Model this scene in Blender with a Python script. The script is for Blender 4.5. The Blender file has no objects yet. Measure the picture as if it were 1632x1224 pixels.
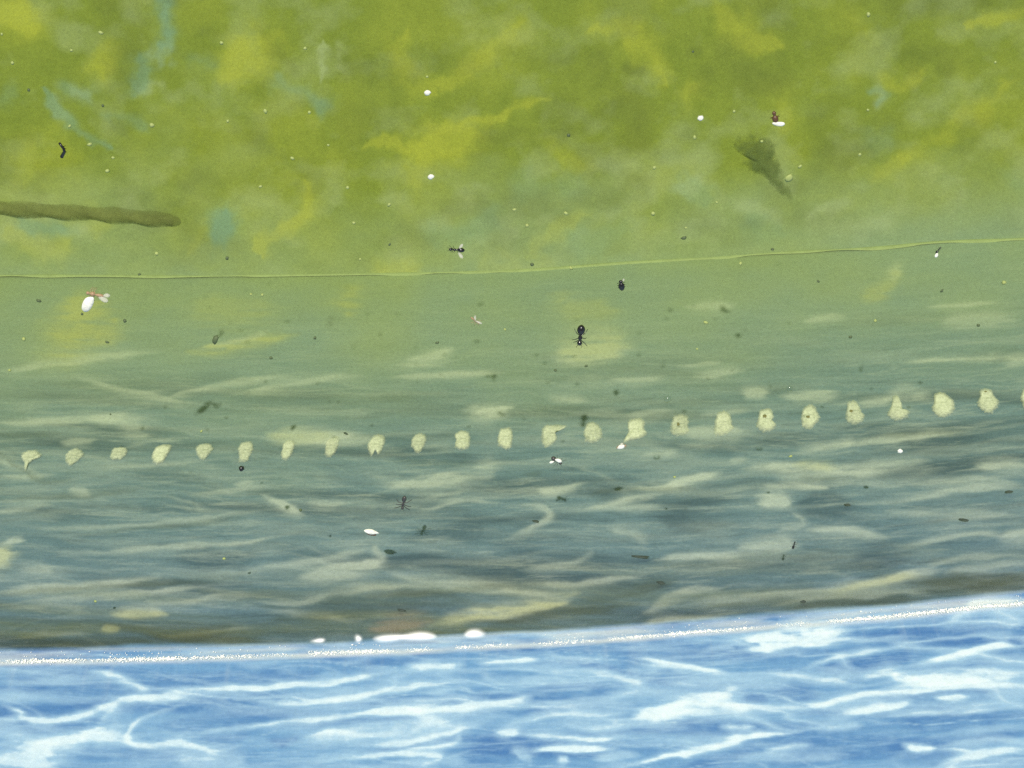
import bpy, bmesh, math, random
import numpy as np
from mathutils import Matrix, Vector

# ------------------------------------------------------------------ measured layout (metres / mm on the liner sheet)
CAM_LOC=[0.0, -1.891556, 0.468406]
CAM_ROT=[[0.9982912, 0.0584352, -0.0], [-0.048445, 0.8276209, 0.5591929], [0.0326766, -0.5582374, 0.8290376]]
STROKES=[('WP',0.7,1.6,[(-119.7,4.3),(-114.4,5.4),(-108.0,7.6),(-102.6,9.4),(-100.0,9.6)]),
('WP',0.8,1.4,[(-102.6,9.4),(-91.5,10.2),(-73.4,10.1),(-63.0,9.6),(-49.5,9.2),(-41.1,8.1),(-34.4,7.4)]),
('WP',0.8,1.7,[(-141.3,11.7),(-136.7,13.4),(-132.9,15.1),(-127.0,15.6),(-119.1,14.4),(-111.2,12.4),(-103.0,11.5),(-91.4,11.2),(-79.5,12.1)]),
('WP',0.6,1.0,[(-143.5,15.7),(-133.7,15.3)]),
('WP',0.8,2.6,[(-109.5,12.5),(-114.0,15.1),(-115.8,17.8),(-119.5,19.8),(-129.0,20.9),(-140.2,21.5)]),
('WP',0.75,4.7,[(-141.3,23.3),(-128.3,23.4),(-122.3,24.8)]),
('WP',0.6,1.7,[(-122.4,21.0),(-109.6,20.3),(-99.4,22.4)]),
('WP',0.7,1.3,[(-89.5,12.6),(-99.1,14.7),(-104.6,16.7),(-106.6,19.1),(-104.5,21.4),(-99.4,22.1),(-91.4,21.6),(-83.0,23.2),(-72.1,21.5)]),
('WP',0.45,5.1,[(-113.6,13.1),(-111.4,17.9),(-114.1,21.8)]),
('WP',0.35,5.0,[(-97.6,23.5),(-84.4,25.1),(-73.1,24.7)]),
('WP',0.7,1.0,[(-93.3,19.9),(-73.8,18.5),(-62.3,17.8),(-47.5,16.9),(-30.9,15.9),(-24.2,15.1)]),
('WP',0.65,1.0,[(-73.0,14.0),(-54.3,13.5),(-37.6,12.4),(-24.2,11.3),(-16.6,11.2)]),
('WP',0.85,2.2,[(-34.4,7.4),(-24.2,7.5),(-17.7,7.5)]),
('WP',0.9,1.2,[(-15.7,7.4),(-4.4,6.4),(3.1,6.3)]),
('WP',0.85,1.3,[(-49.1,16.8),(-32.6,16.5),(-15.9,16.1),(-4.9,14.9),(-0.0,14.6)]),
('WP',0.5,4.0,[(-60.3,21.6),(-50.6,20.8),(-40.7,20.5),(-30.9,19.5),(-21.0,19.9),(-11.0,18.4)]),
('WP',0.7,1.0,[(-59.5,21.9),(-52.2,20.6),(-45.6,21.0)]),
('WP',0.7,1.0,[(-44.7,23.7),(-34.1,23.0),(-24.3,21.3),(-14.4,19.6)]),
('WD',0.8,1.3,[(-70.4,22.1),(-65.2,22.5),(-60.0,22.1)]),
('WD',0.7,1.3,[(-47.1,25.2),(-34.1,23.8),(-24.3,21.8),(-16.0,19.8)]),
('WD',0.6,1.3,[(-73.7,19.0),(-49.1,18.2),(-24.3,17.8),(-7.6,16.5)]),
('WD',0.6,5.6,[(-21.1,25.9),(-9.7,24.4),(-3.0,21.4)]),
('WP',0.7,1.0,[(-72.8,26.6),(-53.5,26.0),(-40.6,25.6),(-34.1,25.6),(-26.3,26.1),(-25.2,27.0),(-32.4,29.0)]),
('WP',0.7,0.8,[(-37.3,25.0),(-24.3,23.4),(-19.4,21.7)]),
('WP',0.8,2.2,[(-11.2,22.6),(-3.0,22.5)]),
('WD',0.5,3.4,[(-136.2,18.2),(-129.7,18.0),(-123.3,17.7)]),
('WD',0.55,2.4,[(-130.9,13.5),(-119.5,12.6),(-109.8,11.4)]),
('WD',0.4,4.2,[(-139.2,7.2),(-122.2,8.1),(-108.3,10.4)]),
('WD',0.5,3.5,[(-102.3,6.3),(-87.0,7.1),(-70.0,7.6),(-54.7,7.2)]),
('WD',0.4,3.0,[(-98.5,18.1),(-90.5,17.0),(-74.1,16.1),(-54.2,15.3)]),
('WD',0.5,1.7,[(-89.9,20.7),(-80.1,20.6),(-70.4,19.5)]),
('WP',0.55,1.5,[(-4.6,9.4),(6.3,9.2),(16.3,10.3),(26.1,12.7),(32.5,15.1)]),
('WD',0.6,1.4,[(-3.8,8.1),(10.7,7.3),(19.8,9.5),(28.0,11.4),(36.0,13.9),(44.2,14.8)]),
('WP',0.9,1.7,[(27.7,7.2),(36.9,8.6),(43.4,9.9),(49.8,12.0),(54.6,13.1)]),
('WP',0.4,1.0,[(-4.7,11.5),(6.2,10.7),(14.5,11.6)]),
('WD',0.7,1.8,[(-5.1,18.1),(5.6,17.1),(18.9,16.8)]),
('WD',0.5,2.0,[(-2.5,13.5),(9.4,12.7),(24.2,14.6)]),
('WP',0.7,1.2,[(-7.8,20.5),(0.5,19.2),(8.8,18.6),(25.3,18.8)]),
('WP',0.35,3.3,[(2.0,21.0),(18.4,21.1),(29.9,21.5)]),
('WP',1,4.5,[(25.9,20.2),(35.2,19.0),(41.9,18.4),(50.4,17.5),(58.0,16.7)]),
('WP',0.9,1.2,[(40.1,19.1),(49.9,20.0),(64.5,20.6)]),
('WP',0.9,1.3,[(29.2,20.2),(43.2,20.6)]),
('WD',0.8,2.5,[(55.1,18.8),(63.4,18.7)]),
('WD',0.5,1.3,[(8.4,22.8),(24.8,22.8),(41.1,23.1),(57.6,22.2)]),
('WP',0.8,0.8,[(-8.0,22.8),(5.1,23.4),(18.1,24.0),(26.2,24.0)]),
('WD',0.6,0.8,[(-6.4,23.6),(5.0,24.4),(13.1,24.6)]),
('WP',0.9,1.3,[(-1.6,26.1),(11.3,26.1),(24.3,26.1)]),
('WP',0.8,1.5,[(6.3,28.3),(10.3,28.4)]),
('WP',0.5,2.6,[(-5.6,26.6),(-0.2,28.4)]),
('WP',0.95,1.1,[(19.6,31.1),(33.6,29.2),(45.1,27.9),(53.4,26.8),(60.6,26.5),(68.8,26.5)]),
('WD',0.5,2.4,[(36.5,30.9),(49.5,29.7),(60.0,28.8)]),
('WP',0.6,1.0,[(47.3,24.9),(57.9,24.6)]),
('WP',0.4,1.6,[(16.0,28.2),(28.9,28.3)]),
('WP',1,3.5,[(47.4,6.5),(65.3,6.0),(76.7,5.3),(90.8,5.0)]),
('WP',1,2.2,[(57.4,7.6),(65.0,7.2),(78.0,7.0),(91.2,7.2)]),
('WP',0.7,1.2,[(73.0,13.1),(82.0,11.0),(90.6,10.2),(101.8,9.5)]),
('WD',0.7,3.8,[(76.5,12.7),(84.9,12.6),(96.9,11.7),(110.9,9.9)]),
('WD',0.5,3.1,[(91.8,6.3),(103.7,6.2),(120.4,7.1),(135.1,8.4)]),
('WP',1,1.7,[(100.1,14.6),(109.7,13.4),(118.6,12.0),(125.4,11.6),(134.4,12.1)]),
('WD',0.4,2.0,[(99.2,15.0),(113.9,15.6),(132.3,15.3)]),
('WP',1,2.7,[(84.6,16.7),(95.7,15.5),(100.0,17.7),(116.3,18.1),(132.1,17.8)]),
('WP',1,2.4,[(91.7,17.6),(104.7,18.3),(130.8,19.1)]),
('WP',0.45,1.2,[(62.1,13.4),(75.9,15.1),(88.4,17.8)]),
('WP',0.85,1.2,[(57.9,20.9),(72.6,21.2),(81.1,20.3),(91.0,19.9),(102.4,20.2),(112.3,20.3),(129.9,21.2)]),
('WD',0.8,1.0,[(82.5,21.2),(98.9,21.0),(115.2,21.2),(129.6,21.8)]),
('WP',0.85,1.3,[(78.4,23.8),(90.0,23.2),(99.3,22.4)]),
('WP',0.9,1.0,[(104.1,22.6),(113.8,22.7)]),
('WP',0.5,0.8,[(86.4,24.5),(105.6,25.4),(123.6,24.7)]),
('WD',0.5,4.4,[(63.4,18.4),(76.4,19.3)]),
('WD',0.5,3.0,[(92.2,26.7),(105.1,26.7),(122.6,27.4)]),
('WP',0.6,1.0,[(72.1,26.5),(85.1,26.2)]),
('WP',0.6,1.3,[(58.3,30.0),(71.5,28.8)]),
('WP',0.95,1.5,[(92.7,30.2),(97.1,31.6),(101.6,32.2)]),
('WP',0.7,1.3,[(100.1,32.0),(110.7,33.6),(124.7,34.0)]),
('WP',0.6,1.0,[(100.2,36.4),(111.7,35.1),(124.5,34.5)]),
('WD',0.5,2.6,[(110.0,31.0),(126.0,30.9)]),
('WD',0.35,2.6,[(59.4,31.6),(74.5,32.3),(87.0,33.2)]),
('WP',1,2.1,[(119.4,2.6),(127.2,2.5),(138.3,2.5)]),  # white glint just above the water line, put into the print colour
('WP',0.7,1.4,[(112.6,5.0),(123.2,4.1)]),
('WP',0.75,2.0,[(-150.5,-14.5),(-134.5,-14.4),(-118.8,-15.6),(-102.7,-17.4)]),
('WP',0.8,4.1,[(-153.9,-23.4),(-149.6,-24.2)]),
('WP',0.7,1.1,[(-152.0,-26.2),(-144.2,-27.6)]),
('WY',0.5,3.7,[(-153.9,-23.4),(-148.7,-24.2)]),
('WP',0.55,0.9,[(-135.3,-24.7),(-115.2,-24.4),(-97.2,-25.4),(-77.5,-26.2),(-64.4,-27.5)]),
('WP',0.5,0.9,[(-149.3,-10.5),(-126.9,-12.0),(-104.2,-13.5),(-88.3,-14.5)]),
('WP',0.4,2.6,[(-146.7,-20.1),(-134.3,-20.8)]),
('WP',0.6,1.3,[(-115.6,-8.7),(-106.9,-9.0),(-99.4,-8.2)]),
('WY',0.5,1.3,[(-115.6,-8.7),(-99.4,-8.2)]),
('WY',0.5,1.1,[(-117.5,-5.2),(-111.4,-5.4)]),
('WG',0.7,1.1,[(-150.2,-13.6),(-125.6,-14.1),(-104.5,-15.3),(-77.8,-16.1)]),
('WG',0.5,0.9,[(-148.5,-7.6),(-120.4,-6.5),(-94.0,-5.2)]),
('WG',0.7,1.4,[(-117.6,-2.0),(-100.4,-2.2),(-76.2,-2.7)]),
('WG',0.5,1.1,[(-92.1,-4.3),(-75.2,-5.5)]),
('WG',0.5,1.4,[(-146.6,-0.8),(-110.7,-1.8)]),
('WP',0.35,0.7,[(-102.3,-2.9),(-88.5,-3.5),(-72.9,-4.2)]),
('WP',0.35,0.7,[(-142.2,-3.5),(-119.8,-3.8)]),
('WP',0.35,0.7,[(-112.5,-11.0),(-94.9,-11.1),(-77.4,-12.5)]),
('WP',0.3,0.7,[(-147.2,-9.1),(-133.3,-9.4),(-120.8,-8.6)]),
('WP',0.4,1.1,[(-75.8,-10.9),(-64.7,-9.5),(-48.9,-12.3),(-34.7,-12.4)]),
('WP',0.55,1.1,[(-52.4,-11.5),(-43.6,-12.6),(-25.8,-11.7),(-9.8,-10.7),(11.4,-8.8)]),
('WP',0.65,1.1,[(-9.8,-11.0),(-3.4,-10.2),(7.8,-8.4)]),
('WG',0.45,3.2,[(-62.9,-8.9),(-48.8,-10.0),(-27.5,-9.2),(-9.9,-6.8)]),
('WG',0.4,0.9,[(-77.1,-10.1),(-68.1,-8.3),(-55.7,-7.6)]),
('WG',0.5,1.4,[(-76.4,-4.0),(-62.6,-5.9),(-52.1,-5.5)]),
('WP',0.3,0.9,[(-73.2,-7.0),(-59.2,-6.8),(-45.0,-4.5)]),
('WP',0.7,3.1,[(-64.3,-15.9),(-54.6,-17.6),(-45.6,-18.6),(-40.9,-20.0)]),
('WP',0.5,1.6,[(-42.5,-23.7),(-40.6,-20.0)]),
('WP',0.6,1.3,[(-40.8,-16.5),(-32.9,-14.1),(-24.0,-12.9),(-3.3,-12.2)]),
('WP',0.35,1.1,[(-90.5,-17.6),(-69.1,-18.6),(-49.4,-22.0),(-42.1,-23.0)]),
('WP',0.9,2.6,[(-25.8,-1.9),(-13.6,-3.9),(-3.0,-4.8),(5.8,-6.0),(15.8,-8.6)]),
('WY',0.55,2.6,[(-25.8,-1.9),(-13.6,-3.9),(-3.0,-4.8),(5.8,-6.0),(15.8,-8.6)]),
('WG',1,1.9,[(-10.2,-1.1),(2.1,-3.2),(16.2,-3.9),(30.3,-4.6)]),
('WP',0.5,1.1,[(-3.3,-12.7),(11.6,-11.1),(22.3,-11.3),(34.0,-12.3)]),
('WK',0.8,2.8,[(-43.2,-2.5),(-34.5,-2.9),(-24.1,-2.8)]),
('WP',0.7,1.6,[(30.9,-2.8),(37.3,-5.0),(42.8,-6.2),(54.2,-6.3)]),
('WP',0.8,1.6,[(41.5,-3.8),(56.5,-4.5),(81.1,-5.0),(98.9,-6.0),(111.6,-7.2),(120.4,-7.2)]),
('WY',0.4,1.6,[(81.1,-5.0),(98.9,-6.0),(111.6,-7.2)]),
('WP',0.7,1.1,[(65.4,-1.4),(80.5,-2.8),(98.0,-2.9),(112.6,-2.5)]),
('WG',0.9,1.4,[(68.6,-0.3),(88.9,-1.5),(112.2,-1.2)]),
('WG',0.9,3.0,[(105.2,-3.7),(124.1,-3.0),(140.3,-2.5)]),
('WP',0.65,1.3,[(117.2,-5.8),(127.1,-6.6),(141.0,-6.3)]),
('WP',0.4,0.7,[(112.6,-7.6),(122.9,-9.4),(141.8,-8.4)]),
('WP',0.5,1.0,[(29.6,-0.2),(40.0,-0.3),(55.6,-0.0)]),
('WG',0.5,2.5,[(11.2,-6.5),(28.9,-7.8),(43.4,-10.0)]),
('WG',0.4,1.8,[(45.7,-2.9),(63.2,-3.0),(78.6,-2.2)]),
('WD',0.6,8.4,[(38.6,-24.9),(49.6,-25.0),(57.7,-19.5)]),
('WD',0.6,4.2,[(105.5,-34.0),(131.6,-33.7),(151.7,-32.8)]),
('WD',0.5,4.0,[(89.8,-11.2),(112.7,-10.6)]),
('WD',0.5,6.3,[(83.3,-27.6),(99.5,-26.2)]),
('WD',0.5,3.7,[(-102.3,-23.2),(-87.5,-21.5),(-73.1,-22.3)]),
('WD',0.45,4.0,[(-34.8,-24.4),(-5.5,-25.0)]),
('WD',0.45,4.7,[(-7.6,-19.8),(3.3,-19.6)]),
('WD',0.4,3.0,[(21.2,-33.7),(43.2,-30.6)]),
('WD',0.3,3.1,[(-119.2,-44.5),(-94.1,-42.2)]),
('WD',0.3,2.6,[(-49.9,-32.1),(-27.5,-32.0)]),
('WD',0.35,2.0,[(133.6,-55.8),(156.8,-49.4)]),
('WD',0.3,2.8,[(-111.6,-55.4),(-160.1,-54.9)]),
('WP',0.85,3.0,[(68.6,-27.9),(76.0,-27.8),(80.4,-26.8)]),
('WP',0.75,1.3,[(81.5,-20.2),(93.9,-19.1),(105.6,-17.3)]),
('WP',0.75,2.0,[(59.8,-16.5),(70.5,-16.9),(78.4,-16.8)]),
('WP',0.35,1.5,[(79.8,-24.5),(80.8,-21.0),(72.4,-20.0)]),
('WP',0.75,2.5,[(67.1,-38.1),(80.3,-38.0),(94.9,-36.2),(108.1,-36.3),(124.8,-35.8)]),
('WY',0.3,2.5,[(82.2,-37.8),(96.7,-35.9)]),
('WP',0.5,1.7,[(76.7,-34.7),(94.4,-34.3)]),
('WP',0.6,1.2,[(96.6,-42.2),(109.9,-42.1),(123.2,-42.1),(140.2,-42.0)]),
('WP',0.5,1.5,[(81.2,-41.5),(98.3,-41.7),(104.3,-42.6)]),
('WP',0.65,2.8,[(135.8,-32.5),(143.6,-31.0),(151.3,-29.5)]),
('WP',0.35,1.3,[(115.3,-29.6),(131.8,-29.3),(147.4,-25.8)]),
('WP',0.5,1.3,[(99.4,-25.7),(119.7,-26.1),(132.7,-26.6),(149.6,-25.4)]),
('WP',0.3,1.8,[(104.1,-23.1),(144.4,-18.3)]),
('WP',0.8,2.2,[(135.1,-13.7),(145.1,-14.2)]),
('WP',0.55,1.1,[(108.6,-14.5),(124.8,-14.8),(138.9,-14.3)]),
('WP',0.35,1.3,[(74.0,-31.8),(93.4,-30.5)]),
('WP',0.4,0.8,[(77.3,-33.3),(93.4,-30.5)]),
('WP',0.55,1.5,[(5.5,-36.4),(12.0,-35.7),(23.5,-37.4)]),
('WP',0.55,1.1,[(34.5,-35.0),(43.9,-34.9),(51.6,-36.1)]),
('WP',0.8,1.9,[(43.9,-34.9),(51.6,-36.3),(62.8,-38.3)]),
('WP',0.65,1.1,[(18.9,-29.9),(28.4,-31.0),(43.6,-33.1)]),
('WP',0.4,0.9,[(24.5,-29.7),(43.0,-29.4)]),
('WP',0.5,1.7,[(-5.1,-32.4),(6.0,-30.8),(2.9,-26.2),(-5.6,-23.0)]),
('WP',0.65,1.3,[(36.2,-15.2),(47.9,-15.3),(66.8,-15.5)]),
('WP',0.35,1.8,[(23.8,-24.2),(31.0,-22.9),(36.9,-19.6)]),
('WP',0.3,1.4,[(-3.1,-15.9),(12.1,-16.2),(21.4,-19.4)]),
('WP',0.3,1.2,[(37.6,-43.4),(51.1,-44.2)]),
('WP',0.3,1.3,[(64.1,-41.8),(69.6,-41.0)]),
('WP',0.65,2.7,[(-47.5,-42.5),(-33.2,-40.8),(-19.9,-41.3),(-7.5,-41.2)]),
('WP',0.5,3.4,[(-12.2,-43.6),(-8.4,-41.6)]),
('WP',0.65,3.5,[(-78.5,-56.0),(-66.8,-56.2),(-54.9,-55.4),(-46.2,-56.5)]),
('WY',0.3,3.5,[(-78.5,-56.0),(-54.9,-55.4)]),
('WP',0.4,2.0,[(-74.2,-52.6),(-50.9,-52.7),(-43.1,-53.6)]),
('WP',0.75,2.8,[(-16.5,-61.2),(-8.6,-60.9),(-0.4,-61.3)]),
('WP',0.5,1.8,[(-163.8,-61.2),(-146.2,-61.2),(-130.4,-61.2),(-107.9,-62.3)]),
('WP',0.5,1.8,[(-134.3,-61.1),(-124.7,-61.9),(-120.6,-63.3)]),
('WP',0.3,1.6,[(-140.9,-55.8),(-129.3,-56.1)]),
('WP',0.3,4.8,[(-121.3,-65.2),(-115.6,-55.5)]),
('WP',0.65,1.9,[(-78.5,-38.6),(-70.7,-35.4),(-62.5,-31.5)]),
('WP',0.6,1.4,[(-136.5,-41.3),(-130.0,-40.2)]),
('WP',0.35,1.5,[(-156.6,-35.8),(-140.0,-36.6)]),
('WP',0.4,1.0,[(-159.1,-44.8),(-142.2,-45.3)]),
('WP',0.35,1.1,[(-145.9,-30.5),(-107.5,-32.0),(-79.8,-33.4)]),
('WP',0.35,1.2,[(-86.5,-42.0),(-79.3,-42.5)]),
('WP',0.3,1.1,[(-65.1,-35.7),(-50.0,-35.5)]),
('WP',0.4,0.9,[(-29.4,-32.1),(-16.3,-34.0),(-5.1,-33.1)]),
('WP',0.3,1.0,[(-101.1,-38.8),(-86.3,-40.2),(-73.2,-41.6)]),
('WP',0.3,1.5,[(-35.0,-37.5),(-20.0,-36.0),(-16.2,-37.5)]),
('WP',0.3,1.2,[(-160.7,-50.3),(-146.1,-45.7)]),
('WP',0.3,1.0,[(-127.4,-47.3),(-95.0,-48.5)]),
('WG',0.35,1.0,[(-161.4,-52.9),(-145.5,-43.3),(-134.2,-43.6)]),
('WG',0.4,1.0,[(-157.4,-38.6),(-133.1,-39.0),(-109.1,-41.4)]),
('WG',0.35,0.9,[(-130.8,-29.0),(-98.0,-30.9),(-79.7,-32.2)]),
('WG',0.3,1.2,[(-42.9,-46.9),(-12.1,-44.5)]),
('WG',0.35,0.9,[(21.1,-32.9),(38.2,-34.4),(55.0,-34.1)]),
('WG',0.4,0.8,[(81.2,-33.8),(97.9,-33.3)]),
('WG',0.3,1.0,[(108.5,-44.0),(140.3,-42.2)]),
('WG',0.35,0.8,[(-162.8,-57.8),(-141.4,-57.7)]),
('WG',0.3,1.0,[(-0.9,-40.3),(6.8,-41.3)]),
('WP',0.3,1.6,[(-141.7,-75.9),(-133.0,-73.0),(-114.1,-69.1),(-97.6,-66.4)]),
('WP',0.4,1.4,[(-111.9,-68.0),(-96.4,-71.7),(-82.8,-73.2),(-64.2,-74.3)]),
('WP',0.4,1.8,[(-85.9,-68.5),(-76.1,-71.2),(-64.1,-72.8),(-48.9,-73.7)]),
('WP',0.3,1.4,[(-35.6,-71.3),(-15.3,-71.7),(0.3,-72.9)]),
('WP',0.5,3.5,[(-37.7,-76.5),(-25.4,-79.3),(-19.6,-80.7)]),
('WP',0.35,1.2,[(-41.7,-72.1),(-23.4,-72.7),(-5.1,-72.4)]),
('WP',0.5,6.6,[(14.6,-75.5),(25.9,-75.8),(39.3,-76.9)]),
('WY',0.35,6.6,[(15.6,-76.1),(38.4,-77.6)]),
('WP',0.35,1.6,[(28.9,-67.0),(49.1,-67.5)]),
('WP',0.45,1.6,[(55.0,-66.6),(75.4,-67.6)]),
('WP',0.3,0.8,[(51.7,-70.8),(68.9,-70.6)]),
('WP',0.5,2.8,[(72.6,-59.6),(79.9,-59.4)]),
('WP',0.45,2.0,[(83.1,-57.9),(103.9,-58.0)]),
('WP',0.45,3.8,[(113.5,-54.0),(122.2,-57.0),(130.5,-55.3)]),
('WP',0.4,1.8,[(107.2,-52.6),(117.5,-54.3)]),
('WP',0.5,1.0,[(123.0,-65.5),(142.7,-64.8),(164.5,-64.4)]),
('WP',0.45,2.4,[(154.9,-62.9),(164.2,-63.9)]),
('WP',0.5,2.3,[(46.3,-50.1),(61.7,-49.4),(74.3,-49.1)]),
('WP',0.3,1.8,[(9.4,-62.2),(23.3,-61.8)]),
('WP',0.3,1.4,[(56.8,-54.1),(74.5,-54.6)]),
('WP',0.3,1.4,[(33.6,-56.8),(51.3,-56.5)]),
('WP',0.25,4.2,[(140.4,-75.4),(166.8,-74.4)]),
('WP',0.3,2.1,[(95.1,-82.4),(109.9,-83.0)]),
('WP',0.3,2.5,[(59.1,-90.0),(78.1,-89.9)]),
('WP',0.3,1.3,[(136.6,-82.3),(163.0,-81.3)]),
('WY',0.75,10.4,[(-147.9,-107.2),(-146.1,-94.7),(-145.4,-84.9)]),
('WY',0.5,5.6,[(-131.5,-95.7),(-138.3,-88.1)]),
('WY',0.6,3.2,[(-108.3,-82.8),(-90.1,-86.2),(-71.6,-89.3)]),
('WP',0.4,1.9,[(-106.3,-83.4),(-90.2,-87.3),(-82.1,-89.2)]),
('WP',0.35,2.1,[(-168.4,-77.2),(-146.9,-80.7),(-114.6,-83.5)]),
('WY',0.45,5.6,[(-54.2,-102.8),(-53.7,-93.8)]),
('WY',0.35,3.4,[(136.2,-99.3),(131.3,-91.8),(123.9,-88.2),(116.0,-86.3)]),
('WP',0.25,2.6,[(136.2,-99.3),(131.3,-91.8)]),
('WY',0.3,6.4,[(13.3,-98.0),(35.8,-89.7)]),
('WY',0.25,8.6,[(-109.1,-101.0),(-76.6,-97.9)]),
('FY',0.3,4.4,[(-36.0,2.8)]),
('FY',1,8.9,[(-167.7,91.8),(-161.7,89.9),(-156.5,88.9)]),
('FY',0.8,4.2,[(-133.6,74.9),(-131.1,74.7)]),
('FY',0.8,8.8,[(-94.5,70.2),(-84.4,75.4),(-76.7,78.7)]),
('FY',0.5,5.4,[(-91.3,69.7),(-82.2,76.8),(-69.9,82.7)]),
('FY',0.55,8.7,[(-160.7,41.2),(-149.6,44.9)]),
('FY',0.3,12.8,[(-75.5,54.9),(-63.4,44.1)]),
('FY',0.65,5.0,[(-32.5,83.1),(-34.2,75.0),(-29.4,67.8),(-20.7,62.4)]),
('FY',0.7,3.3,[(-20.0,64.4),(-10.0,69.3),(1.2,77.1),(9.0,83.8)]),
('FY',0.7,1.5,[(-44.9,45.6),(-28.6,47.4),(-6.8,52.5),(8.5,56.1),(19.3,57.1)]),
('FY',0.8,7.6,[(-33.1,45.3),(-17.9,45.9),(-7.0,48.3)]),
('FY',0.7,5.5,[(-30.2,40.4),(-28.5,33.8)]),
('FY',0.75,5.0,[(30.1,79.9),(43.0,81.1),(50.2,77.0),(55.2,68.5),(57.5,59.0)]),
('FY',0.7,3.7,[(71.9,87.7),(78.0,81.3),(88.3,74.5),(99.8,70.5)]),
('FY',0.6,3.2,[(65.3,55.4),(68.2,58.4)]),
('FY',0.5,3.8,[(21.7,41.8),(27.3,37.5)]),
('FY',0.4,4.5,[(7.2,85.9),(9.8,79.7)]),
('FY',0.6,3.0,[(132.0,55.7),(142.6,57.1)]),
('FY',0.7,2.9,[(158.3,72.4),(171.5,75.0),(180.6,78.4)]),
('FY',0.6,3.6,[(137.9,30.3),(150.8,36.6),(161.2,43.6),(172.4,53.6)]),
('FY',0.45,2.6,[(127.2,23.7),(140.1,31.2)]),
('FY',0.4,2.9,[(121.0,80.6),(125.0,75.3)]),
('FY',0.4,3.0,[(98.3,53.2),(100.1,44.6)]),
('FY',0.75,3.3,[(-68.1,33.4),(-67.5,24.6),(-76.0,15.8),(-84.0,8.7)]),
('FY',0.5,2.4,[(-109.8,7.3),(-103.7,15.1),(-102.1,20.7)]),
('FY',0.6,5.8,[(-172.0,14.9),(-161.8,9.3),(-150.6,13.8)]),
('FP',0.3,4.4,[(-169.7,16.0),(-159.5,10.4)]),
('FY',0.6,3.9,[(-38.6,2.2),(-32.7,3.0)]),
('FY',0.5,3.1,[(-139.4,17.2),(-134.7,20.6)]),
('FY',0.45,4.3,[(7.8,4.9),(21.3,13.0),(31.3,17.1)]),
('FY',0.4,5.2,[(-3.2,3.1),(9.8,1.4)]),
('FY',0.3,6.4,[(54.5,28.3),(63.2,29.9)]),
('FP',0.3,2.6,[(107.9,14.9),(114.3,15.7)]),
('FP',0.25,3.0,[(82.2,17.7),(95.0,12.3)]),
('FB',0.9,4.0,[(-109.7,96.1),(-110.0,87.2),(-112.3,78.5)]),
('FP',0.45,2.7,[(-111.4,79.1),(-114.0,74.4)]),
('FB',0.6,2.5,[(-111.4,79.1),(-114.0,74.4)]),
('FB',0.7,2.8,[(-119.7,72.4),(-120.7,67.4)]),
('FP',0.4,1.7,[(-118.4,66.2),(-115.3,65.8)]),
('FB',0.5,2.6,[(-146.3,66.0),(-137.9,64.3)]),
('FP',0.4,1.9,[(-142.1,65.1),(-137.9,64.6)]),
('FB',0.65,2.4,[(-155.7,63.4),(-149.2,58.2),(-142.4,51.9),(-133.9,46.3)]),
('FP',0.3,1.9,[(-151.1,60.3),(-147.3,56.1)]),
('FB',0.4,1.7,[(-131.1,57.3),(-119.7,52.8)]),
('FB',0.45,2.7,[(-75.1,64.9),(-61.0,61.0)]),
('FB',0.6,2.7,[(-59.6,59.3),(-57.8,60.6)]),
('FB',1,6.5,[(-95.8,23.9),(-96.4,16.1),(-98.2,10.6)]),
('FB',0.65,2.6,[(-165.1,19.1),(-155.4,19.3)]),
('FP',0.3,2.2,[(-154.4,18.2),(-143.7,17.8)]),
('FB',0.4,2.2,[(-154.4,18.2),(-148.0,17.8)]),
('FP',0.45,1.3,[(-55.1,81.1),(-57.7,75.4),(-59.7,69.3)]),
('FP',0.25,1.0,[(-51.0,79.4),(-53.7,71.3)]),
('FB',0.5,1.9,[(126.7,53.2),(131.5,52.2),(129.8,48.1)]),
('FP',0.35,1.7,[(129.8,53.4),(130.4,48.7)]),
('FB',0.4,3.7,[(64.1,25.9),(70.5,22.5)]),
('FB',0.3,6.0,[(7.0,29.4),(24.4,30.8)]),
('FB',0.35,4.8,[(86.2,8.9),(94.8,7.4)]),
('FB',0.3,3.9,[(128.5,37.6),(132.7,36.2)]),
('FB',0.3,4.3,[(175.4,22.6),(179.5,18.1)]),
('FB',0.3,2.5,[(-102.5,76.0),(-97.3,74.9)]),
('FP',0.3,2.1,[(63.1,25.6),(68.5,27.0)]),
('FB',0.35,5.2,[(27.5,6.8),(40.8,11.4)]),
('FB',0.35,4.3,[(-22.1,14.9),(-4.5,18.9)]),
('FB',0.3,3.0,[(-166.9,62.3),(-163.6,63.4)]),
('FG',0.5,2.3,[(46.2,68.0),(48.7,67.4)]),
('FG',0.4,7.1,[(136.7,83.3),(151.2,79.6),(167.5,81.2)]),
('FG',0.4,4.3,[(-107.5,33.5),(-98.8,34.3)]),
('FG',0.3,1.7,[(62.1,46.1),(63.9,46.0)]),
('FG',0.3,1.7,[(68.7,71.4),(70.2,71.3)]),
('FG',0.35,2.5,[(153.1,59.6),(155.1,58.5)]),
('FG',0.25,6.4,[(116.8,33.0),(133.8,40.4)]),
('FG',0.25,6.3,[(-41.0,54.4),(-49.8,52.4)]),
('FG',0.25,8.4,[(23.4,54.0),(42.8,54.7)]),
('FG',0.2,8.4,[(-127.8,90.1),(-124.3,82.1)]),
('FG',0.25,2.6,[(54.9,38.0),(60.3,38.8)]),
('FG',0.3,2.1,[(-78.4,83.0),(-70.0,69.4)]),
('WG',0.35,1.5,[(-61.5,-95.2),(-61.2,-90.7)])]
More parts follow.
